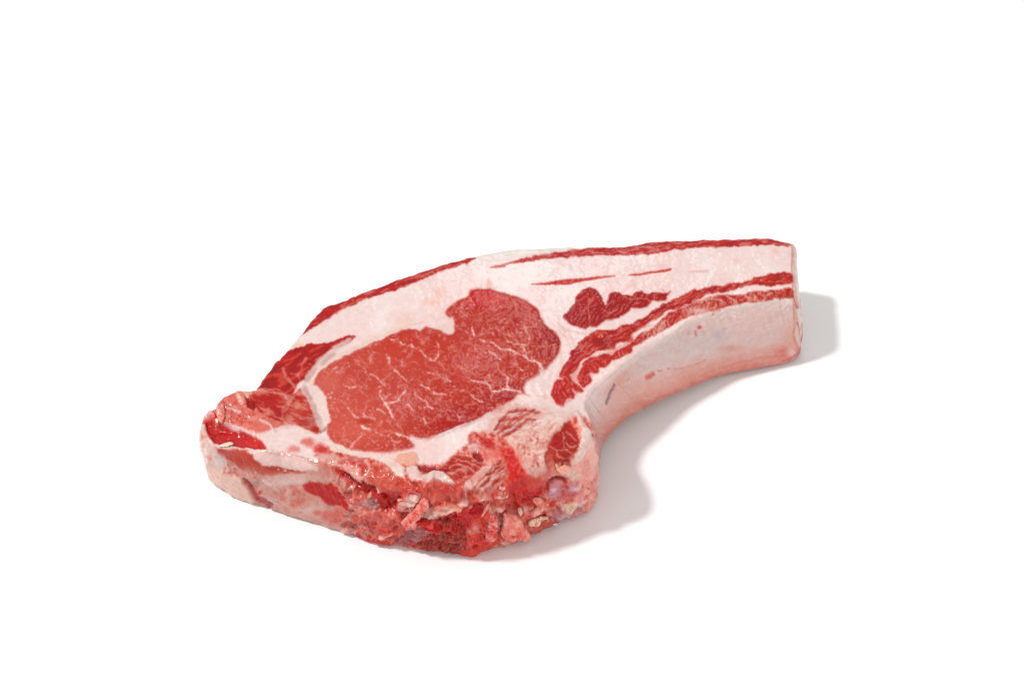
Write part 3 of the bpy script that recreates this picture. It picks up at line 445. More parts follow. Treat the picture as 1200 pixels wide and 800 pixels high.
# left tip
area_([(229, 500), (237, 496), (243, 507), (246, 519), (254, 528), (264, 540), (270, 552), (258, 556), (246, 548), (236, 530)], C(232, 194, 182), 4, .9, part='side_membrane'); blob_(257, 538, 5, C(214, 204, 208), 7, 6, .7, wet=1)
w2 = win([(232, 498), (300, 590)], 2); mixw(w2, sst(fbm(GX[w2], GY[w2], 9, 505, 3)*2.2-.25)*(poly_sd(GX[w2], GY[w2], np.array([(236, 510), (256, 524), (300, 560), (318, 592), (290, 588), (255, 566)], float)) < 3), C(206, 92, 80), .55)
area_([(244, 538), (250, 546), (258, 553), (268, 555), (278, 558), (286, 564), (292, 573), (298, 584), (292, 592), (276, 586), (260, 574), (244, 566)], C(238, 196, 182), 2.6, part='fat_flap', h=1.0, hs=5, var=.03, wet=.7)
line_([(274, 556), (284, 562), (290, 570), (296, 580)], 1.4, C(246, 222, 190), soft=1.4, a=.9); line_([(286, 562), (292, 569), (297, 577), (306, 585), (316, 592)], 4, C(164, 34, 32), 6, soft=3.5, a=.85, h=-.8)
area_([(236, 494), (240, 486), (250, 478), (258, 466), (270, 461), (280, 456), (288, 464), (292, 474), (303, 481), (312, 488), (330, 496), (322, 502), (306, 508), (284, 502), (264, 498), (246, 494)], C(224, 116, 106), 3, part='bone_scrap', var=.12, h=.8, hs=6, wet=.9)
w2 = win([(236, 456), (330, 510)], 2); mg = np.exp(-(((GX[w2]-278)/32)**2+((GY[w2]-484)/18)**2)**2); HT[w2] += mg*(1.4*fbm(GX[w2], GY[w2], 12, 500, 3)+.8*fbm(GX[w2], GY[w2], 5, 501, 3))
mixw(w2, mg*sst(fbm(GX[w2], GY[w2], 8, 502, 3)*2.6), C(236, 178, 166), .7); mixw(w2, mg*sst(fbm(GX[w2], GY[w2]*1.6, 7, 503, 3)*2.6-.1), C(200, 54, 46), .6)
for p, c, a0 in (([(266, 478), (274, 481), (282, 485)], C(240, 200, 198), 3), ([(262, 496), (274, 500), (284, 504), (294, 508)], C(236, 200, 206), 2.6), ([(258, 478), (259, 488), (258, 496)], C(232, 130, 118), 5), ([(242, 490), (248, 486), (252, 486)], C(240, 188, 186), 4), ([(305, 494), (315, 498), (322, 506)], C(240, 206, 196), 3), ([(280, 466), (283, 470)], C(240, 186, 172), 5)):
    line_(p, a0, c, soft=2.2, a=.85, h=.6)
area_([(284, 459), (290, 455), (298, 455), (296, 462), (288, 464)], C(222, 164, 134), 2, .95, h=.3)
area_([(288, 466), (294, 468), (298, 474), (298, 480), (291, 477)], C(164, 26, 20), 2.5, .95, h=-1, hs=4); blob_(252, 488, 1.6, C(196, 30, 26), 4, 2, .8)
w2, sd2 = area_([(239, 494), (246, 493), (254, 496), (262, 498), (276, 503), (290, 507), (303, 512), (312, 524), (300, 525), (285, 523), (268, 520), (256, 520), (247, 515), (242, 505)], C(196, 14, 8), 2.5, h=-2.2, hs=10, part='marrow', var=.08, wet=1)
mixw(w2, sst(.5-sd2/3)*sst(fbm(GX[w2], GY[w2], 5, 510, 3)*2.6-.1), C(226, 84, 76), .6); mixw(w2, sst(.5-sd2/3)*sst(-fbm(GX[w2], GY[w2], 6, 511, 3)*2.6-.1), C(150, 8, 6), .6); HT[w2] += sst(.5-sd2/6)*(.7*fbm(GX[w2], GY[w2], 5, 512, 3))
m2 = sst(.5-sd2/3); tint(w2, m2, 296, 516, 14, 6, C(222, 76, 74), .75); tint(w2, m2, 265, 510, 5, 7, C(208, 40, 34), .5); tint(w2, m2, 250, 508, 5, 8, C(184, 6, 2), .5)
line_([(272, 520), (285, 522), (300, 524), (312, 524)], 1.6, C(150, 16, 14), soft=2, a=.8, h=-.6); line_([(248, 520), (262, 524), (290, 525), (325, 530)], 2, C(238, 206, 196), soft=2, a=.8, h=.9, hs=3)
# foot of the chine
area_([(428, 602), (440, 600), (455, 602), (470, 604), (484, 612), (478, 620), (466, 630), (455, 634), (440, 628), (430, 616)], C(212, 96, 88), 5, .85, part='chine_membrane', var=.07, h=.6, hs=8)
tw = win([(400, 570), (520, 645)], 3); tm = np.ones(GX[tw].shape); tint(tw, tm, 433, 588, 10, 5, C(168, 128, 130), .85); tint(tw, tm, 438, 591, 7, 2.5, C(118, 90, 104), .7); tint(tw, tm, 425, 594, 14, 6, C(204, 130, 122), .5); tint(tw, tm, 412, 580, 8, 10, C(204, 122, 114), .5)
line_([(446, 618), (458, 620), (468, 620)], 2, C(196, 36, 30), soft=2.4, a=.7); line_([(446, 626), (454, 626), (460, 623)], 2, C(242, 190, 180), soft=1.6, a=.85, h=.6)
area_([(420, 624), (434, 628), (448, 630), (460, 637), (452, 641), (438, 638), (426, 634), (418, 630)], C(198, 26, 16), 2.5, h=.6, wet=1)
area_([(464, 634), (472, 624), (480, 616), (488, 613), (497, 617), (503, 624), (496, 630), (484, 636), (470, 638)], C(160, 92, 96), 3, .95, h=.5, part='chine_membrane'); line_([(470, 628), (478, 624), (486, 620)], 1.3, C(110, 50, 60), soft=2, a=.7)
area_([(489, 608), (500, 610), (512, 612), (522, 616), (519, 622), (508, 622), (496, 617)], C(208, 40, 30), 2.5, h=.5); blob_(505, 614, 3.4, C(236, 106, 94), 2.6, 2, .9, h=.9)
w2, sd2 = area_([(482, 638), (492, 630), (502, 625), (516, 622), (522, 614), (534, 613), (544, 620), (548, 630), (545, 642), (534, 648), (518, 648), (500, 644)], C(150, 40, 30), 3, part='spongy_bone', var=.08, wet=.6)
m2 = sst(.5-sd2/3); f1, f2, cid = voronoi(GX[w2]+1.5*FX[w2], GY[w2]+1.5*FY[w2], 4.2, 77); e = sst(1-(f2-f1)*4.2/1.8)
mixw(w2, m2*e*sst(.7+NM[w2]), C(204, 142, 116), .65); mixw(w2, m2*(1-e)*(cid > .6), C(176, 24, 18), .8); HT[w2] += m2*(e-.6)*.9
tint(w2, m2, 528, 622, 10, 5, C(196, 60, 48), .55)
area_([(552, 614), (560, 605), (570, 597), (578, 600), (584, 606), (585, 622), (580, 634), (570, 640), (562, 646), (560, 654), (548, 656), (538, 648), (546, 640), (550, 628)], C(218, 74, 68), 3.5, .95, part='chine_bone', h=1, hs=8, var=.06, wet=1)
tw = win([(535, 590), (660, 660)], 3); tm = np.ones(GX[tw].shape); tint(tw, tm, 556, 617, 5, 7, C(236, 150, 144), .7); tint(tw, tm, 573, 608, 4, 6, C(238, 130, 126), .6); tint(tw, tm, 562, 630, 7, 8, C(206, 40, 36), .6); tint(tw, tm, 546, 636, 4, 6, C(196, 84, 84), .6); tint(tw, tm, 552, 646, 8, 4, C(230, 80, 76), .6)  # pink tints and the streak below are highlights painted into the colour
line_([(569, 618), (572, 624), (575, 629)], 2, C(246, 196, 200), soft=2, a=.7, h=.6, wet=1)
area_([(571, 594), (582, 590), (592, 594), (590, 602), (580, 604), (574, 600)], C(236, 160, 148), 3, .9, h=1, hs=4); area_([(578, 602), (588, 600), (588, 612), (586, 624), (580, 618)], C(206, 126, 116), 3, .9, h=-1)
area_([(588, 598), (600, 592), (610, 598), (625, 592), (640, 590), (650, 594), (640, 604), (622, 612), (606, 614), (592, 610)], C(236, 128, 116), 4, .75, var=.12)
blob_(646, 588, 4, C(208, 30, 24), 3, 3, .95, wet=1); area_([(646, 600), (656, 597), (668, 594), (680, 588), (684, 592), (676, 602), (662, 608), (648, 610)], C(228, 196, 206), 3, .9, wet=1, part='cartilage')
area_([(660, 596), (664, 588), (672, 586), (674, 590), (668, 598), (662, 600)], C(246, 212, 180), 2, .9, h=.5); area_([(616, 622), (630, 616), (645, 610), (665, 608), (690, 594), (700, 600), (660, 628), (620, 640)], C(204, 92, 80), 4, .8)
line_([(632, 606), (640, 604), (646, 607)], 2.4, C(150, 30, 26), soft=2.5, a=.8, h=-.8)

lum_ = RGB.mean(2, keepdims=True); satw = np.clip((RGB[..., :1]-RGB[..., 1:2])*3, 0, 1)
RGB = lum_+(RGB-lum_)*(1.0+.03*satw); RGB[..., 2] -= .008*satw[..., 0]
RGB = np.clip(RGB, .02, .985)
LIN = np.where(RGB <= .04045, RGB/12.92, ((RGB+.055)/1.055)**2.4)
# reflectance that reads as the seen tone in open studio light
ALB = np.clip((LIN-np.array([.026, .030, .031]))/1.30, .004, .84)
def blur(a, n):
    for _ in range(n):
        a = (a+np.roll(a, 1, 0)+np.roll(a, -1, 0))/3; a = (a+np.roll(a, 1, 1)+np.roll(a, -1, 1))/3
    return a
HT = blur(HT, 1)
for c_ in range(3): ALB[..., c_] = blur(ALB[..., c_], 1)
def sample(A, u, v):
    x = np.clip((u-X0)*S, 0, A.shape[1]-1.001); y = np.clip((v-Y0)*S, 0, A.shape[0]-1.001)
    ix = x.astype(int); iy = y.astype(int); fx = x-ix; fy = y-iy
    if A.ndim == 3: fx = fx[:, None]; fy = fy[:, None]
    return (A[iy, ix]*(1-fx)+A[iy, ix+1]*fx)*(1-fy)+(A[iy+1, ix]*(1-fx)+A[iy+1, ix+1]*fx)*fy

# ------------------------------------------------------------------ solid shape of the steak
ZC = np.array([(240, 500, 31), (262, 470, 32), (300, 470, 35), (330, 533, 37), (380, 545, 39), (450, 480, 41), (540, 430, 41), (560, 570, 41), (690, 510, 43), (640, 540, 42), (700, 450, 38), (780, 395, 36), (860, 350, 37), (925, 330, 38), (925, 290, 38), (942, 276, 33), (944, 350, 35), (800, 285, 38), (700, 290, 38), (600, 300, 39), (500, 315, 39), (420, 345, 38), (370, 370, 37), (320, 430, 35)], float)
def topz(u, v):
    u = np.asarray(u, float); v = np.asarray(v, float); num = 0; den = 0
    for a, b, z in ZC:
        wgt = 1/(((u-a)**2+((v-b)*1.5)**2)+900)**1.6; num = num+wgt*z; den = den+wgt
    return num/den*.001
BACK = [(936, 342), (936, 320), (935, 300), (934, 284), (920, 280), (905, 276), (880, 276), (820, 278), (782, 279), (765, 280), (742, 284), (725, 286), (680, 287), (620, 289), (585, 292), (550, 299), (520, 307), (480, 320), (450, 331), (420, 342), (404, 349), (393, 353), (381, 357), (372, 364), (362, 376), (350, 391), (335, 408), (328, 417), (321, 424), (311, 438), (300, 453), (297, 455), (284, 456), (272, 459), (262, 464), (255, 474), (249, 479), (241, 485), (236, 492)]
FRONT = [((234, 500), (247, 547), 4), ((237, 508), (249, 560), 2), ((243, 516), (259, 569), 1), ((254, 522), (277, 581), 0), ((275, 527), (300, 590), 0), ((302, 530), (333, 603), 0), ((332, 533), (370, 615), 0), ((362, 540), (400, 624), 0), ((395, 549), (425, 631), 0), ((428, 558), (450, 637), 0), ((462, 566), (485, 643), 0), ((500, 571), (520, 648), 0), ((538, 573), (556, 650), 0), ((570, 568), (582, 642), 0), ((600, 560), (608, 634), 1), ((630, 548), (638, 621), 1), ((655, 538), (664, 609), 1), ((675, 528), (683, 600), 1), ((688, 518), (694, 590), 1), ((695, 506), (699, 576), 2), ((695, 495), (701, 560), 3), ((690, 484), (703, 541), 4), ((686, 475), (707, 524), 5), ((688, 466), (716, 510), 6), ((696, 455), (729, 497), 6), ((710, 442), (746, 485), 6), ((735, 422), (767, 474), 6), ((760, 405), (791, 463), 5), ((790, 388), (817, 452), 4), ((820, 370), (846, 441), 3), ((850, 360), (880, 434), 2), ((885, 352), (910, 429), 1), ((915, 348), (928, 424), 1), ((931, 346), (938, 415), 1)]
NB = len(BACK)
bt = [(x, y) for x, y in BACK]
# hidden rear: foot stands straight under the edge, drawn in a little
bw = to_world([p[0] for p in bt], [p[1] for p in bt], topz([p[0] for p in bt], [p[1] for p in bt]))
cen = np.array([0.0, 0.02])
TOPP = np.vstack([to_world([p[0][0] for p in FRONT], [p[0][1] for p in FRONT], topz([p[0][0] for p in FRONT], [p[0][1] for p in FRONT])), bw])
basef = to_world([p[1][0] for p in FRONT], [p[1][1] for p in FRONT], np.array([p[2] for p in FRONT])*.001)
baseb = bw.copy(); baseb[:, 2] = 0
nrm = np.zeros((NB, 2)); al = np.vstack([TOPP[len(FRONT)-1], bw, TOPP[0]])[:, :2]; tg = al[2:]-al[:-2]; nrm = np.stack([tg[:, 1], -tg[:, 0]], 1)/np.linalg.norm(tg, axis=1)[:, None]
baseb[:, :2] -= nrm*.001
baseb[0] = (basef[-1][0]+.0005, basef[-1][1]+.007, 0)
BASEP = np.vstack([basef, baseb])
TPX = np.array([p[0] for p in FRONT]+bt, float)
NS = 14
TS = smooth_closed(np.hstack([TPX, BASEP]), NS)        # (u,v,bx,by,bz)
for c_, sd_ in ((0, 601), (1, 602)):
    TS[:, c_] += .9*fbm(TS[:, 0], TS[:, 1], 16, sd_, 2)+.75*fbm(TS[:, 0], TS[:, 1], 5, sd_+7, 2)
OUT = TS[:, :2]; SIDX = np.arange(len(TS))/NS           # control index per sample
NFR = len(FRONT)-1
OSD1 = poly_sd(GX[::2, ::2], GY[::2, ::2], OUT)
def osd_at(u, v):
    x = np.clip(u-X0, 0, OSD1.shape[1]-1.001); y = np.clip(v-Y0, 0, OSD1.shape[0]-1.001)
    ix = x.astype(int); iy = y.astype(int); fx = x-ix; fy = y-iy
    return (OSD1[iy, ix]*(1-fx)+OSD1[iy, ix+1]*fx)*(1-fy)+(OSD1[iy+1, ix]*(1-fx)+OSD1[iy+1, ix+1]*fx)*fy

STEP = .72
ux = np.arange(X0+2, X1-2, STEP); vy = np.arange(Y0+2, Y1-2, STEP*.9)
UU, VV = np.meshgrid(ux, vy)
ins = osd_at(UU.ravel(), VV.ravel()).reshape(UU.shape) < -.12
cell = ins[:-1, :-1] & ins[1:, :-1] & ins[:-1, 1:] & ins[1:, 1:]
# drop cells hanging by a corner
for _ in range(3):
    nb = np.zeros(cell.shape, int); nb[1:] += cell[:-1]; nb[:-1] += cell[1:]; nb[:, 1:] += cell[:, :-1]; nb[:, :-1] += cell[:, 1:]
    cell &= nb >= 2
used = np.zeros(UU.shape, bool)
for a in (0, 1):
    for b in (0, 1): used[a:a+cell.shape[0], b:b+cell.shape[1]] |= cell
vid = -np.ones(UU.shape, int); vid[used] = np.arange(used.sum())
ci, cj = np.nonzero(cell)
TQ = np.stack([vid[ci, cj], vid[ci+1, cj], vid[ci+1, cj+1], vid[ci, cj+1]], 1)
tu = UU[used].copy(); tv = VV[used].copy()
E = np.vstack([TQ[:, [0, 1]], TQ[:, [1, 2]], TQ[:, [2, 3]], TQ[:, [3, 0]]])
key = np.minimum(E[:, 0], E[:, 1]).astype(np.int64)*10**7+np.maximum(E[:, 0], E[:, 1]); _, inv, cnt = np.unique(key, return_inverse=True, return_counts=True)
be = E[cnt[inv] == 1]; nxt = {}
for a, b in be: nxt[a] = b
best = []; seen = set()
for a0 in nxt:
    if a0 in seen: continue
    L = [a0]; seen.add(a0); b = nxt[a0]
    while b != a0 and b not in seen: L.append(b); seen.add(b); b = nxt.get(b, a0)
    if len(L) > len(best): best = L
loop = np.array(best); NL_ = len(loop)
# nearest parameter on the outline
lu, lv = tu[loop], tv[loop]; bd = np.full(NL_, 1e9); bp = np.zeros(NL_)
for i in range(len(OUT)):
    d, t = seg_dist(lu, lv, OUT[i], OUT[(i+1) % len(OUT)]); m_ = d < bd; bd[m_] = d[m_]; bp[m_] = i+t[m_]
N_ = len(OUT); st = int(np.argmin(np.abs(bp-NS*4)))
loop = np.roll(loop, -st); bp = np.roll(bp, -st)
dirn = 1 if np.median(((np.diff(bp)+N_/2) % N_)-N_/2) >= 0 else -1
dd = ((np.diff(np.append(bp, bp[0]))+N_/2) % N_)-N_/2; cum = np.concatenate([[0], np.cumsum(dd)])      # closes at dirn*N_
tot = dirn*N_
ext = np.concatenate([cum[:-1]-tot, cum[:-1], cum[:-1]+tot]); k = np.array([1, 4, 6, 4, 1])/16.
k = np.hanning(41); k /= k.sum()
for _ in range(2): ext = np.convolve(ext, k, 'same')
par = (ext[NL_:2*NL_]+bp[0]) % N_
def outl(A, p):
    i = np.floor(p).astype(int) % len(A); f = (p-np.floor(p))[:, None]; return A[i]*(1-f)+A[(i+1) % len(A)]*f
o_ = outl(TS, par); tu[loop] = o_[:, 0]; tv[loop] = o_[:, 1]
osd_t = -osd_at(tu, tv); osd_t[loop] = 0
# smooth two rings next to the rim so the snapped rim is not torn
zt = topz(tu, tv)
TW = to_world(tu, tv, zt)
pf = par/NS                                               # control index: < NFR is the visible front
isfront = (pf < NFR)
r_loop = np.where(isfront, .0022, .0026)
r_loop = np.where(isfront & (tu[loop] > 685) & (tu[loop] < 935), .0007, r_loop)
r_loop = np.where(isfront & (tu[loop] > 380) & (tu[loop] <= 650), .0065, r_loop)
r_loop = np.where(tu[loop] > 924, .0042, r_loop)
r_loop = np.convolve(np.concatenate([r_loop[-60:], r_loop, r_loop[:60]]), np.ones(61)/61, 'same')[60:-60]
# bevel radius field for the whole top: nearest loop sample (coarse)
near = osd_t < 16
sub = loop[::12]; rsub = r_loop[::12]; fsub = isfront[::12]
rad = np.full(len(tu), .002); frn = np.zeros(len(tu), bool)
idx = np.nonzero(near)[0]
for c0 in range(0, len(idx), 20000):
    ii = idx[c0:c0+20000]; d2 = (tu[ii, None]-tu[sub][None])**2+(tv[ii, None]-tv[sub][None])**2; j = d2.argmin(1); rad[ii] = rsub[j]; frn[ii] = fsub[j]
rad[loop] = r_loop; frn[loop] = isfront
dm = osd_t*.00045
q = np.clip(1-dm/rad, 0, 1); drop = rad*(1-np.sqrt(np.maximum(0, 1-q*q)))
TW[:, 2] -= drop
cu, cv = to_chart(TW); su = np.where(frn, cu, tu); sv = np.where(frn, cv, tv)
# side wall
R_ = 112
rim = TW[loop]; foot = o_[:, 2:5].copy()
lw = np.roll(rim, -3, 0)-np.roll(rim, 3, 0); on = np.stack([lw[:, 1], -lw[:, 0]], 1)
on /= np.linalg.norm(on, axis=1)[:, None]+1e-9
if ((rim[:, :2]+on*.001-rim[:, :2].mean(0))**2).sum() < ((rim[:, :2]-on*.001-rim[:, :2].mean(0))**2).sum(): on = -on
kk = np.ones(31)/31
on = np.stack([np.convolve(np.concatenate([on[-40:, c], on[:, c], on[:40, c]]), kk, 'same')[40:-40] for c in (0, 1)], 1); on /= np.linalg.norm(on, axis=1)[:, None]
tt = np.linspace(0, 1, R_)
bul = np.where(isfront, .0012, .002); bul = np.where(isfront & (rim[:, 0] > .045), .0022, bul)
bul = np.where(rim[:, 0] > .1335, .0003, bul)
bul = np.convolve(np.concatenate([bul[-40:], bul, bul[:40]]), kk, 'same')[40:-40]
rows = []; footr = .0012
for t in tt:
    P = rim*(1-t)+foot*t
    off = bul*math.sin(math.pi*t)**.8 if t > 0 else bul*0
    e = max(0, (t-.93)/.07); off = off-footr*(1-math.sqrt(max(0, 1-e*e)))
    P = P.copy(); P[:, :2] += on*off[:, None] if np.ndim(off) else on*off
    rows.append(P)
SW = np.array(rows)                                       # R_,NL,3
NT = len(TW)
sidx = np.zeros((R_, NL_), int); sidx[0] = loop; sidx[1:] = NT+np.arange((R_-1)*NL_).reshape(R_-1, NL_)
V = np.vstack([TW, SW[1:].reshape(-1, 3)])
a = sidx[:-1]; b = sidx[1:]
SQ = np.stack([a, np.roll(a, -1, 1), np.roll(b, -1, 1), b], 2).reshape(-1, 4)
# orientation: outward
p0, p1, p2 = V[SQ[:, 0]], V[SQ[:, 1]], V[SQ[:, 3]]; nn = np.cross(p1-p0, p2-p0)
onr = np.tile(on, (R_-1, 1))
if (nn[:, :2]*onr).sum() < 0: SQ = SQ[:, ::-1]
p0, p1, p2 = V[TQ[:, 0]], V[TQ[:, 1]], V[TQ[:, 3]]
if np.cross(p1-p0, p2-p0)[:, 2].sum() < 0: TQ = TQ[:, ::-1]
F = np.vstack([TQ, SQ])
# chart coordinates of side vertices (front: where seen; rear: continues the rim's tissue)
pu, pv = to_chart(V[NT:]); fr = np.tile(isfront, R_-1); tr = np.repeat(tt[1:], NL_)
inn = np.tile(np.stack([tu[loop], tv[loop]], 1), (R_-1, 1)); cc = np.array([560., 420.])
rdir = cc-inn; rdir /= np.linalg.norm(rdir, axis=1)[:, None]
rear_u = inn[:, 0]+rdir[:, 0]*(1+1.5*tr); rear_v = inn[:, 1]+rdir[:, 1]*(1+1.5*tr)
AU = np.concatenate([su, np.where(fr, pu, rear_u)]); AV = np.concatenate([sv, np.where(fr, pv, rear_v)])
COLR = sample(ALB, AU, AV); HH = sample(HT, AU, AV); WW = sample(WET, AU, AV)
ch = sample(CHM, AU, AV); ch[NT:] *= fr
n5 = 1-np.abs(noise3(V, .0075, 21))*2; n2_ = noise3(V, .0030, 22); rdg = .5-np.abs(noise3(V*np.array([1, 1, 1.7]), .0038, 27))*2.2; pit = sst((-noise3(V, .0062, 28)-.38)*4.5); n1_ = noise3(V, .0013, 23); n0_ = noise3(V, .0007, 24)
relief = .8*n5+.35*n2_+.75*rdg+.38*n1_-1.3*pit; sm_ = np.zeros(len(V)); sm_[NT:] = (fr & (AU[NT:] < 430))*1.0; sm_ *= (1-ch); HH = HH+sm_*(.35*n5+.3*n2_+.18*n1_)
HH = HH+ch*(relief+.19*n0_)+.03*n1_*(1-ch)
q_ = (.5*n2_+.5*noise3(V, .0021, 25))
for msk_, c_ in ((sst(-q_*3.2-.1), np.array([.58, .022, .012])), (sst(q_*3.2-.15), np.array([.82, .49, .43]))):
    mm_ = (ch*msk_*(.5 if c_[1] < .1 else .5*sst((COLR[:, 1]-.03)/.25)))[:, None]; COLR = COLR*(1-mm_)+c_*mm_
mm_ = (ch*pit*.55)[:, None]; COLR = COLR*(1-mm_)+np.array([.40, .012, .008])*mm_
COLR = COLR*(1+(.04+.10*ch)*n1_+(.03+.09*ch)*n0_)[:, None]
# the hidden rear wall: smooth fat with thin lean patches
rearm = np.concatenate([np.zeros(NT), np.where(fr, 0, sst((tr-.03)/.14))])
VR = V@np.array([[.8, .36, -.48], [-.6, .48, -.64], [0, .8, .6]]).T*np.array([1, 1, 1])
VR = VR+.004*np.stack([noise3(VR, .009, 31), noise3(VR, .009, 32), noise3(VR, .009, 33)], 1)
nr = noise3(VR, .017, 3)*.5+noise3(VR, .0071, 4)*.3+noise3(VR, .0029, 5)*.2+noise3(VR, .0013, 6)*.1-.08
fatc = np.array([.70, .55, .50]); leanc = np.array([.36, .06, .045])
rc = fatc*(1-sst(nr*1.8)[:, None])+leanc*sst(nr*1.8)[:, None]
rc = rc*(1+.06*noise3(VR, .004, 7))[:, None]
COLR = COLR*(1-rearm[:, None])+rc*rearm[:, None]; HH = HH*(1-rearm)+rearm*nr*.4
# vertex normals of the smooth body, then relief along them
def vnorm(V, F):
    n = np.cross(V[F[:, 2]]-V[F[:, 0]], V[F[:, 3]]-V[F[:, 1]]); N = np.zeros_like(V)
    for c in range(4):
        for k in range(3): N[:, k] += np.bincount(F[:, c], n[:, k], len(V))
    return N/(np.linalg.norm(N, axis=1)[:, None]+1e-12)
cntv = np.bincount(F.ravel(), minlength=len(V)).astype(float)
def smooth_field(A, n, keep=None):
    for _ in range(n):
        m_ = A[F].mean(1); B = np.empty_like(A)
        for k in range(A.shape[1]): B[:, k] = np.bincount(F.ravel(), np.repeat(m_[:, k], 4), len(A))/cntv
        A = B if keep is None else A*keep[:, None]+B*(1-keep[:, None])
    return A
osdv = np.concatenate([osd_t, np.zeros(len(V)-NT)]); rowi = np.concatenate([np.zeros(NT), np.repeat(np.arange(1, R_), NL_)])
keepv = np.clip(np.maximum(osdv/6, rowi/8), 0, 1); keepv[NT+(R_-2)*NL_:] = 1
V = smooth_field(V, 4, keepv)
VN = smooth_field(vnorm(V, F), 30); VN /= np.linalg.norm(VN, axis=1)[:, None]
V0 = V.copy()
fade = np.concatenate([np.ones(NT), sst((1-tr)/.05)])      # the foot stays put
V = V+VN*(HH*.001*fade)[:, None]
V[:, 2] = np.maximum(V[:, 2], .0004)
VN2 = vnorm(V, F)

# ------------------------------------------------------------------ part of every face
fu = AU[F].mean(1); fv = AV[F].mean(1)
fp = PID[np.clip(((fv-Y0)*S).astype(int), 0, PID.shape[0]-1), np.clip(((fu-X0)*S).astype(int), 0, PID.shape[1]-1)]
isside = np.arange(len(F)) >= len(TQ)
colidx = (np.arange(len(F))-len(TQ)) % NL_
rearf = isside & ~isfront[colidx]
fxw = V0[F].mean(1)
endf = rearf & (np.abs(on[colidx, 0]) > .8) & (fxw[:, 0] > .12)
fp = np.where(rearf & ~endf & (V0[F].mean(1)[:, 2] < .036), pid('rear_fat'), fp)
fp = np.where(endf, pid('saw_cut_end'), fp)

# ------------------------------------------------------------------ materials
def tissue(name, rough, coat, bump, scale, spec=.3):
    m = bpy.data.materials.new(name); m.use_nodes = True; nt = m.node_tree; nt.nodes.clear()
    n = nt.nodes.new; L = nt.links.new
    out = n('ShaderNodeOutputMaterial'); bs = n('ShaderNodeBsdfPrincipled'); at = n('ShaderNodeVertexColor'); at.layer_name = 'tissue'
    tc = n('ShaderNodeTexCoord'); ns = n('ShaderNodeTexNoise'); ns.inputs['Scale'].default_value = scale; ns.inputs['Detail'].default_value = 4
    n2 = n('ShaderNodeTexNoise'); n2.inputs['Scale'].default_value = scale*.35; n2.inputs['Detail'].default_value = 3
    L(tc.outputs['Object'], ns.inputs['Vector']); L(tc.outputs['Object'], n2.inputs['Vector'])
    mr = n('ShaderNodeMapRange'); mr.inputs['From Min'].default_value = .3; mr.inputs['From Max'].default_value = .7; mr.inputs['To Min'].default_value = .97; mr.inputs['To Max'].default_value = 1.03
    L(ns.outputs['Fac'], mr.inputs['Value'])
    mx = n('ShaderNodeVectorMath'); mx.operation = 'SCALE'; L(at.outputs['Color'], mx.inputs[0]); L(mr.outputs['Result'], mx.inputs['Scale'])
    L(mx.outputs['Vector'], bs.inputs['Base Color'])
    bp_ = n('ShaderNodeBump'); bp_.inputs['Strength'].default_value = bump; bp_.inputs['Distance'].default_value = .0006
    L(ns.outputs['Fac'], bp_.inputs['Height']); L(bp_.outputs['Normal'], bs.inputs['Normal'])
    b2 = n('ShaderNodeBump'); b2.inputs['Strength'].default_value = bump*.8; b2.inputs['Distance'].default_value = .0009
    L(n2.outputs['Fac'], b2.inputs['Height']); L(b2.outputs['Normal'], bs.inputs['Coat Normal'])
    r2 = n('ShaderNodeMapRange'); r2.inputs['To Min'].default_value = rough-.1; r2.inputs['To Max'].default_value = rough+.15
    L(n2.outputs['Fac'], r2.inputs['Value']); L(r2.outputs['Result'], bs.inputs['Roughness'])
    bs.inputs['Coat Weight'].default_value = coat; bs.inputs['Coat Roughness'].default_value = .10; bs.inputs['Coat IOR'].default_value = 1.36
    bs.inputs['Specular IOR Level'].default_value = spec
    L(bs.outputs['BSDF'], out.inputs['Surface']); return m
M = {'muscle': tissue('raw_muscle', .45, .32, .08, 900, .12), 'fat': tissue('raw_fat', .42, .42, .045, 260), 'bone': tissue('bloody_bone', .38, .5, .25, 700, .2), 'membrane': tissue('moist_membrane', .36, .6, .12, 330)}
def mat_for(n):
    if 'muscle' in n or 'lean' in n: return M['muscle']
    if n in ('rib_bone', 'side_membrane', 'tendon', 'cartilage', 'knuckle', 'chine_membrane'): return M['membrane']
    if 'fat' in n or n in ('marbling', 'vertebra_knob'): return M['fat']
    return M['bone']

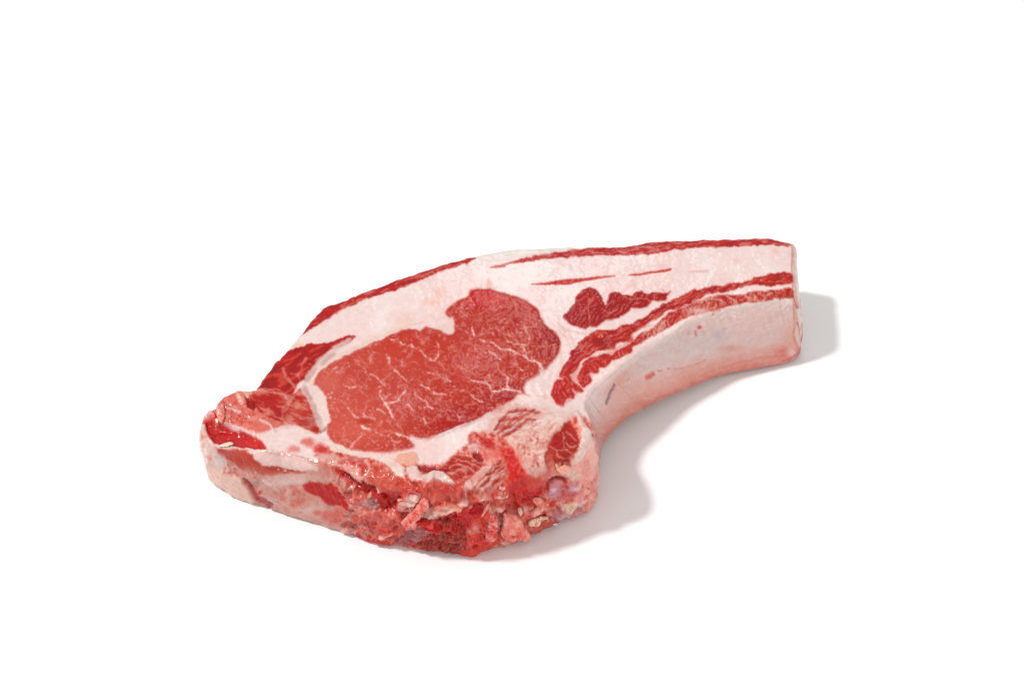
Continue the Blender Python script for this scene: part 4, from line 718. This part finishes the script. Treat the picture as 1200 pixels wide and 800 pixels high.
# ------------------------------------------------------------------ objects
root = bpy.data.objects.new('rib_steak', None); COL.objects.link(root)
root['label'] = 'thick raw bone-in rib steak with marbled red eye, pale fat cap and long curved rib'
root['category'] = 'steak'
root.empty_display_size = .02
DEPTH = .010
def build(name, faces, mat, parent, plug=False, verts=None, norms=None, cols=None, label=None):
    verts = V if verts is None else verts; norms = VN2 if norms is None else norms; cols = COLR if cols is None else cols
    ids, inv = np.unique(faces, return_inverse=True); f = inv.reshape(faces.shape)
    v = verts[ids]; nn = norms[ids]; cl = cols[ids]
    if plug:       # the muscle goes on below the cut face: walls and an underside make it a solid plug
        E = np.vstack([f[:, [0, 1]], f[:, [1, 2]], f[:, [2, 3]], f[:, [3, 0]]])
        key = np.minimum(E[:, 0], E[:, 1]).astype(np.int64)*10**7+np.maximum(E[:, 0], E[:, 1]); _, iv, ct = np.unique(key, return_inverse=True, return_counts=True)
        be = E[ct[iv] == 1]; bi, bin_ = np.unique(be, return_inverse=True); be2 = bin_.reshape(be.shape)
        cz = v.mean(0); dep = np.clip((osdv[ids][bi]-5)/25, .02, 1)*DEPTH; lo = v[bi]-nn[bi]*dep[:, None]
        n0 = len(v); v = np.vstack([v, v[bi]-nn[bi]*.00005, lo]); nb = len(bi)
        wn = v[n0:n0+nb]-cz; wn[:, 2] = 0; wn /= np.linalg.norm(wn, axis=1)[:, None]+1e-9
        nn = np.vstack([nn, wn, wn]); cl = np.vstack([cl, cl[bi], cl[bi]])
        wq = np.stack([be2[:, 1]+n0, be2[:, 0]+n0, be2[:, 0]+n0+nb, be2[:, 1]+n0+nb], 1)
        f = np.vstack([f, wq])
    me = bpy.data.meshes.new(name)
    me.vertices.add(len(v)); me.vertices.foreach_set('co', v.astype(np.float32).ravel())
    me.loops.add(len(f)*4); me.loops.foreach_set('vertex_index', f.astype(np.int32).ravel())
    me.polygons.add(len(f)); me.polygons.foreach_set('loop_start', np.arange(0, len(f)*4, 4, dtype=np.int32)); me.polygons.foreach_set('use_smooth', np.ones(len(f), bool))
    me.update(calc_edges=True); me.validate()
    ca = me.color_attributes.new('tissue', 'FLOAT_COLOR', 'POINT'); c4 = np.ones((len(v), 4), np.float32); c4[:, :3] = cl; ca.data.foreach_set('color', c4.ravel())
    if len(me.vertices) == len(nn): me.normals_split_custom_set_from_vertices(nn.astype(np.float32).tolist())
    me.materials.append(mat)
    o = bpy.data.objects.new(name, me); COL.objects.link(o); o.parent = parent
    if label: o['label'] = label
    return o
def components(faces):
    """split a face set into its connected pieces"""
    ids, inv = np.unique(faces, return_inverse=True); f = inv.reshape(faces.shape); lab = np.arange(len(ids))
    for _ in range(4000):
        m_ = lab[f].min(1); new = lab.copy()
        for c in range(4): np.minimum.at(new, f[:, c], m_)
        new = new[new]; new = new[new]
        if (new == lab).all(): break
        lab = new
    return lab[f[:, 0]]
NAMES = {'fat': 'fat_cap'}
LABELS = {'eye_muscle': 'large marbled red eye muscle', 'blood_clot': 'bright red blood patch on the sawn chine', 'marrow': 'bright red marrow in the hollow bone tip', 'rib_bone': 'curved rib bone under a pale pink membrane'}
built = {}
SPLIT_MIN = 160
PLUGS = {'eye_muscle', 'cap_muscle', 'flank_muscle', 'rib_cap_muscle', 'intercostal_muscle', 'rib_finger_muscle', 'backbone_muscle', 'lean_streak'}
# stray islands smaller than SPLIT_MIN go back to the tissue around them
body = pid('fat'); chine = pid('chine_bone')
pieces = []
for k in range(1, len(PARTS)):
    sel = np.nonzero(fp == k)[0]
    if not len(sel): continue
    if PARTS[k] in ('chine_bone', 'rear_fat', 'rib_bone', 'marbling', 'side_membrane', 'saw_cut_end'):
        pieces.append((PARTS[k], sel)); continue
    lab = components(F[sel]); u_, ix, ct = np.unique(lab, return_inverse=True, return_counts=True)
    for j in range(len(u_)):
        s_ = sel[ix == j]
        if ct[j] < SPLIT_MIN: fp[s_] = chine if (fv[s_].mean() > 500 and fu[s_].mean() > 400) else body
        else: pieces.append((PARTS[k], s_))
pieces = [(n, np.nonzero(fp == pid(n))[0] if n in ('chine_bone',) else s) for n, s in pieces]
pieces.append(('fat', np.nonzero(fp == body)[0]))
order = {n: i for i, n in enumerate(['fat', 'eye_muscle', 'rib_bone', 'chine_bone'])}
pieces.sort(key=lambda t: order.get(t[0], 9))
for n, s_ in pieces:
    par_ = root
    if n == 'marbling': par_ = built['eye_muscle']
    o = build(NAMES.get(n, n), F[s_], mat_for(n), par_, n in PLUGS, label=LABELS.get(n) if n not in built else None)
    if n == 'marbling': o['kind'] = 'stuff'
    built.setdefault(n, o)
# underside: flat cap closing the body
fl = sidx[-1]; fv_ = V[fl].copy()
me = bpy.data.meshes.new('underside'); me.from_pydata(fv_.tolist(), [], [list(range(NL_))]); me.materials.append(M['fat'])
ca = me.color_attributes.new('tissue', 'FLOAT_COLOR', 'POINT'); ca.data.foreach_set('color', np.tile(np.array([.6, .35, .3, 1], np.float32), NL_))
o = bpy.data.objects.new('underside', me); COL.objects.link(o); o.parent = root

# ------------------------------------------------------------------ loose scraps standing off the sawn edge
vis = np.concatenate([np.ones(NT, bool), fr])
vi = np.nonzero(vis)[0][::3]; TU, TV = to_chart(V[vi])
def scrap(name, pts, thick, lift, col, seed, rough_=.5, mat='bone', col2=None, label=None, wob=1.):
    P = smooth_closed(pts, 5); st_ = .6
    a0, a1, b0, b1 = P[:, 0].min()-1, P[:, 0].max()+1, P[:, 1].min()-1, P[:, 1].max()+1
    U, W_ = np.meshgrid(np.arange(a0, a1, st_), np.arange(b0, b1, st_)); nx = fbm(U, W_, 6, seed, 3)*wob*1.6; ny = fbm(U, W_, 6, seed+9, 3)*wob*1.6
    sd = poly_sd(U+nx, W_+ny, P); inn_ = sd < 0
    cl_ = inn_[:-1, :-1] & inn_[1:, :-1] & inn_[:-1, 1:] & inn_[1:, 1:]
    us = np.zeros(U.shape, bool)
    for a in (0, 1):
        for b in (0, 1): us[a:a+cl_.shape[0], b:b+cl_.shape[1]] |= cl_
    if not us.any(): return
    ids = -np.ones(U.shape, int); ids[us] = np.arange(us.sum()); i, j = np.nonzero(cl_)
    q1 = np.stack([ids[i, j], ids[i+1, j], ids[i+1, j+1], ids[i, j+1]], 1)
    u_, v_, s_ = U[us], W_[us], -sd[us]
    # nearest body point, averaged over a few neighbours
    d2 = (TU[None]-u_[:, None])**2+(TV[None]-v_[:, None])**2; jn = np.argpartition(d2, 6, axis=1)[:, :6]
    wq = 1/(np.take_along_axis(d2, jn, 1)+.3); wq /= wq.sum(1)[:, None]
    Pb = (V0[vi][jn]*wq[..., None]).sum(1); z = Pb@FWD*0
    depth = ((Pb-CAMP)@FWD)
    ray = FWD[None]+((u_-600)/FOC)[:, None]*RT+((400-v_)/FOC)[:, None]*UP
    B = CAMP+ray*depth[:, None]
    Nn = (VN[vi][jn]*wq[..., None]).sum(1); Nn /= np.linalg.norm(Nn, axis=1)[:, None]
    prof = np.sqrt(np.clip(1-(1-np.clip(s_/3.5, 0, 1))**2, 0, 1))
    bumps = fbm(u_, v_, 7, seed+3, 3)*1.0+fbm(u_, v_, 3, seed+4, 2)*.4
    topv = B+Nn*((lift+thick*prof*(1+.5*bumps))*.001)[:, None]; botv = B+Nn*((lift-.6*thick*prof)*.001)[:, None]
    botv[:, 2] = np.maximum(botv[:, 2], .0003)
    n = len(u_); rimm = np.zeros(n, bool)
    E = np.vstack([q1[:, [0, 1]], q1[:, [1, 2]], q1[:, [2, 3]], q1[:, [3, 0]]]); key = np.minimum(E[:, 0], E[:, 1]).astype(np.int64)*10**6+np.maximum(E[:, 0], E[:, 1]); _, iv, ct = np.unique(key, return_inverse=True, return_counts=True)
    be = E[ct[iv] == 1]
    q2 = q1[:, ::-1]+n; wq_ = np.stack([be[:, 1], be[:, 0], be[:, 0]+n, be[:, 1]+n], 1)
    vv = np.vstack([topv, botv]); ff = np.vstack([q1, q2, wq_])
    a2_, a1_, a0_ = noise3(vv, .0032, seed), noise3(vv, .0014, seed+1), noise3(vv, .0007, seed+2); pf2 = np.concatenate([prof, prof])
    rel_ = (.45*thick*a2_+.30*a1_+.12*a0_)*.001*(.35+.65*pf2)*min(1, thick); Nd = np.vstack([Nn, Nn]); vv = vv+Nd*rel_[:, None]; vv[:, 2] = np.maximum(vv[:, 2], .0003)
    nvec = np.cross(vv[q1[:, 2]]-vv[q1[:, 0]], vv[q1[:, 3]]-vv[q1[:, 1]])
    if (nvec@(CAMP-B.mean(0))).sum() < 0: ff = ff[:, ::-1]
    mixn = sst(fbm(u_, v_, 5, seed+6, 3)*2+.4)[:, None]
    c_ = np.asarray(col)[None]*(1-mixn)+np.asarray(col if col2 is None else col2)[None]*mixn
    c_ = np.where(c_ <= .04045, c_/12.92, ((c_+.055)/1.055)**2.4); c_ = np.clip((c_-.022)/1.1, .006, .8); c_ = np.vstack([c_, c_])
    for msk_, cc_ in ((sst(-a2_*2-a1_*1.5-.2), np.array([.52, .04, .025])), (sst(a2_*2+a1_*1.6-.3), np.array([.76, .42, .36])), (1-pf2, np.array([.78, .42, .35]))):
        mm_ = (.6*np.clip(msk_, 0, 1))[:, None]*(1 if mat == 'bone' else .25); c_ = c_*(1-mm_)+cc_*mm_
    return build(name, ff, M[mat], root, False, vv, vnorm(vv, ff), c_, label)
scrap('meat_scrap', [(471, 609), (479, 600), (487, 592), (495, 583), (501, 583), (503, 591), (497, 600), (490, 608), (488, 616), (481, 618), (474, 614)], 1.3, 1.0, C(240, 134, 124), 700, col2=C(228, 90, 80), label='bright pink ragged scrap')
scrap('bone_flake', [(588, 600), (596, 598), (606, 602), (611, 610), (616, 618), (620, 625), (614, 631), (606, 628), (599, 631), (591, 628), (585, 622), (588, 611)], 1.6, 1.1, C(238, 140, 126), 710, col2=C(240, 112, 100), label='pink hanging flake of sawn bone')
scrap('bone_flake', [(572, 603), (578, 600), (584, 606), (583, 618), (581, 628), (574, 634), (567, 630), (570, 616)], 1.3, .8, C(228, 96, 92), 715, col2=C(206, 46, 42))
scrap('fat_nub', [(650, 543), (656, 545), (661, 543), (668, 546), (664, 551), (658, 554), (651, 551)], 1.2, .8, C(244, 172, 148), 720, mat='fat', wob=.5)
scrap('bone_flake', [(617, 610), (624, 605), (632, 603), (640, 603), (634, 608), (629, 614), (619, 614)], 1.1, 1.0, C(248, 214, 190), 730, col2=C(244, 190, 160), wob=.7)
scrap('bone_flake', [(622, 583), (628, 580), (634, 582), (636, 592), (630, 599), (624, 603), (619, 598), (627, 591)], 1.4, 1.2, C(240, 156, 140), 740, col2=C(236, 120, 108), wob=.7)
scrap('bone_flake', [(605, 594), (609, 592), (611, 598), (609, 602), (606, 600)], 1.0, 1.0, C(244, 190, 176), 750, wob=.4)
scrap('bone_splinter', [(257, 523), (266, 520), (274, 520), (272, 523), (262, 524)], .6, .8, C(246, 222, 204), 760, wob=.4, mat='fat')
scrap('bone_splinter', [(253, 494), (256, 493), (257, 498), (254, 498)], .6, 1.6, C(250, 226, 206), 765, wob=.3, mat='fat')
scrap('membrane_tag', [(645, 611), (651, 610), (653, 613), (648, 613)], .6, 1.2, C(226, 210, 222), 770, wob=.2, mat='membrane')
scrap('meat_scrap', [(256, 479), (262, 476), (264, 486), (262, 497), (257, 496), (254, 488)], 1.0, .8, C(234, 130, 116), 775, col2=C(238, 160, 148), wob=.6)
scrap('bone_flake', [(566, 594), (571, 588), (574, 584), (572, 593), (567, 601), (563, 604)], .7, .8, C(232, 130, 118), 780, wob=.4)
rs = np.random.RandomState(12)
PAL = [C(240, 180, 168), C(226, 100, 90), C(236, 150, 138), C(210, 46, 38), C(226, 84, 74), C(204, 30, 24)]
for k in range(8):
    cx = rs.uniform(430, 660); cy = 572+rs.uniform(0, 1)*(62-abs(cx-540)*.18)-(8 if cx > 600 else 0)
    r0 = rs.uniform(2.6, 6.2); ang = rs.uniform(-.6, .9); el = rs.uniform(1.2, 2.2); th = np.sort(rs.uniform(0, 6.28, 8)); rr = r0*rs.uniform(.6, 1.25, 8)
    pts = [(cx+el*a_*math.cos(t_)*math.cos(ang)-a_*.6*math.sin(t_)*math.sin(ang), cy+el*a_*math.cos(t_)*math.sin(ang)+a_*.6*math.sin(t_)*math.cos(ang)) for t_, a_ in zip(th, rr)]
    i_ = rs.randint(6)
    scrap('meat_scrap', pts, rs.uniform(.5, 1.0), rs.uniform(-.1, .5), PAL[i_], 800+k*3, col2=PAL[(i_+2) % 6], wob=1.3)
# one dark hair stuck to the membrane
hp = smooth_open([(429, 607), (431, 613), (434, 619), (438, 624)], 5)
d2 = (TU[None]-hp[:, :1])**2+(TV[None]-hp[:, 1:])**2; jn = d2.argmin(1); HP = V[vi][jn]+VN[vi][jn]*.0005
cd = bpy.data.curves.new('hair', 'CURVE'); cd.dimensions = '3D'; cd.bevel_depth = .00012; cd.bevel_resolution = 1
sp = cd.splines.new('POLY'); sp.points.add(len(HP)-1)
kx = np.ones(5)/5
for c in range(3): HP[2:-2, c] = np.convolve(HP[:, c], kx, 'valid')
for i, p in enumerate(HP): sp.points[i].co = (*p, 1)
tmp = bpy.data.objects.new('hair', cd); me = bpy.data.meshes.new_from_object(tmp); bpy.data.objects.remove(tmp); me.name = 'hair'
hm = bpy.data.materials.new('dark_hair'); hm.use_nodes = True; hm.node_tree.nodes['Principled BSDF'].inputs['Base Color'].default_value = (.05, .02, .015, 1)
me.materials.clear(); me.materials.append(hm); o = bpy.data.objects.new('hair', me); COL.objects.link(o); o.parent = root

# ------------------------------------------------------------------ white studio surface
me = bpy.data.meshes.new('floor'); s_ = 8.0
me.from_pydata([(-s_, -s_, 0), (s_, -s_, 0), (s_, s_, 0), (-s_, s_, 0)], [], [(0, 1, 2, 3)])
fm = bpy.data.materials.new('matt_white'); fm.use_nodes = True; nt = fm.node_tree; b = nt.nodes['Principled BSDF']
ns = nt.nodes.new('ShaderNodeTexNoise'); ns.inputs['Scale'].default_value = 60; rp = nt.nodes.new('ShaderNodeValToRGB')
rp.color_ramp.elements[0].color = (.90, .897, .893, 1); rp.color_ramp.elements[1].color = (.92, .918, .915, 1)
tc = nt.nodes.new('ShaderNodeTexCoord'); nt.links.new(tc.outputs['Object'], ns.inputs['Vector']); nt.links.new(ns.outputs['Fac'], rp.inputs['Fac']); nt.links.new(rp.outputs['Color'], b.inputs['Base Color'])
b.inputs['Roughness'].default_value = .9; b.inputs['Specular IOR Level'].default_value = .1
me.materials.append(fm); fo = bpy.data.objects.new('floor', me); COL.objects.link(fo); fo['kind'] = 'structure'
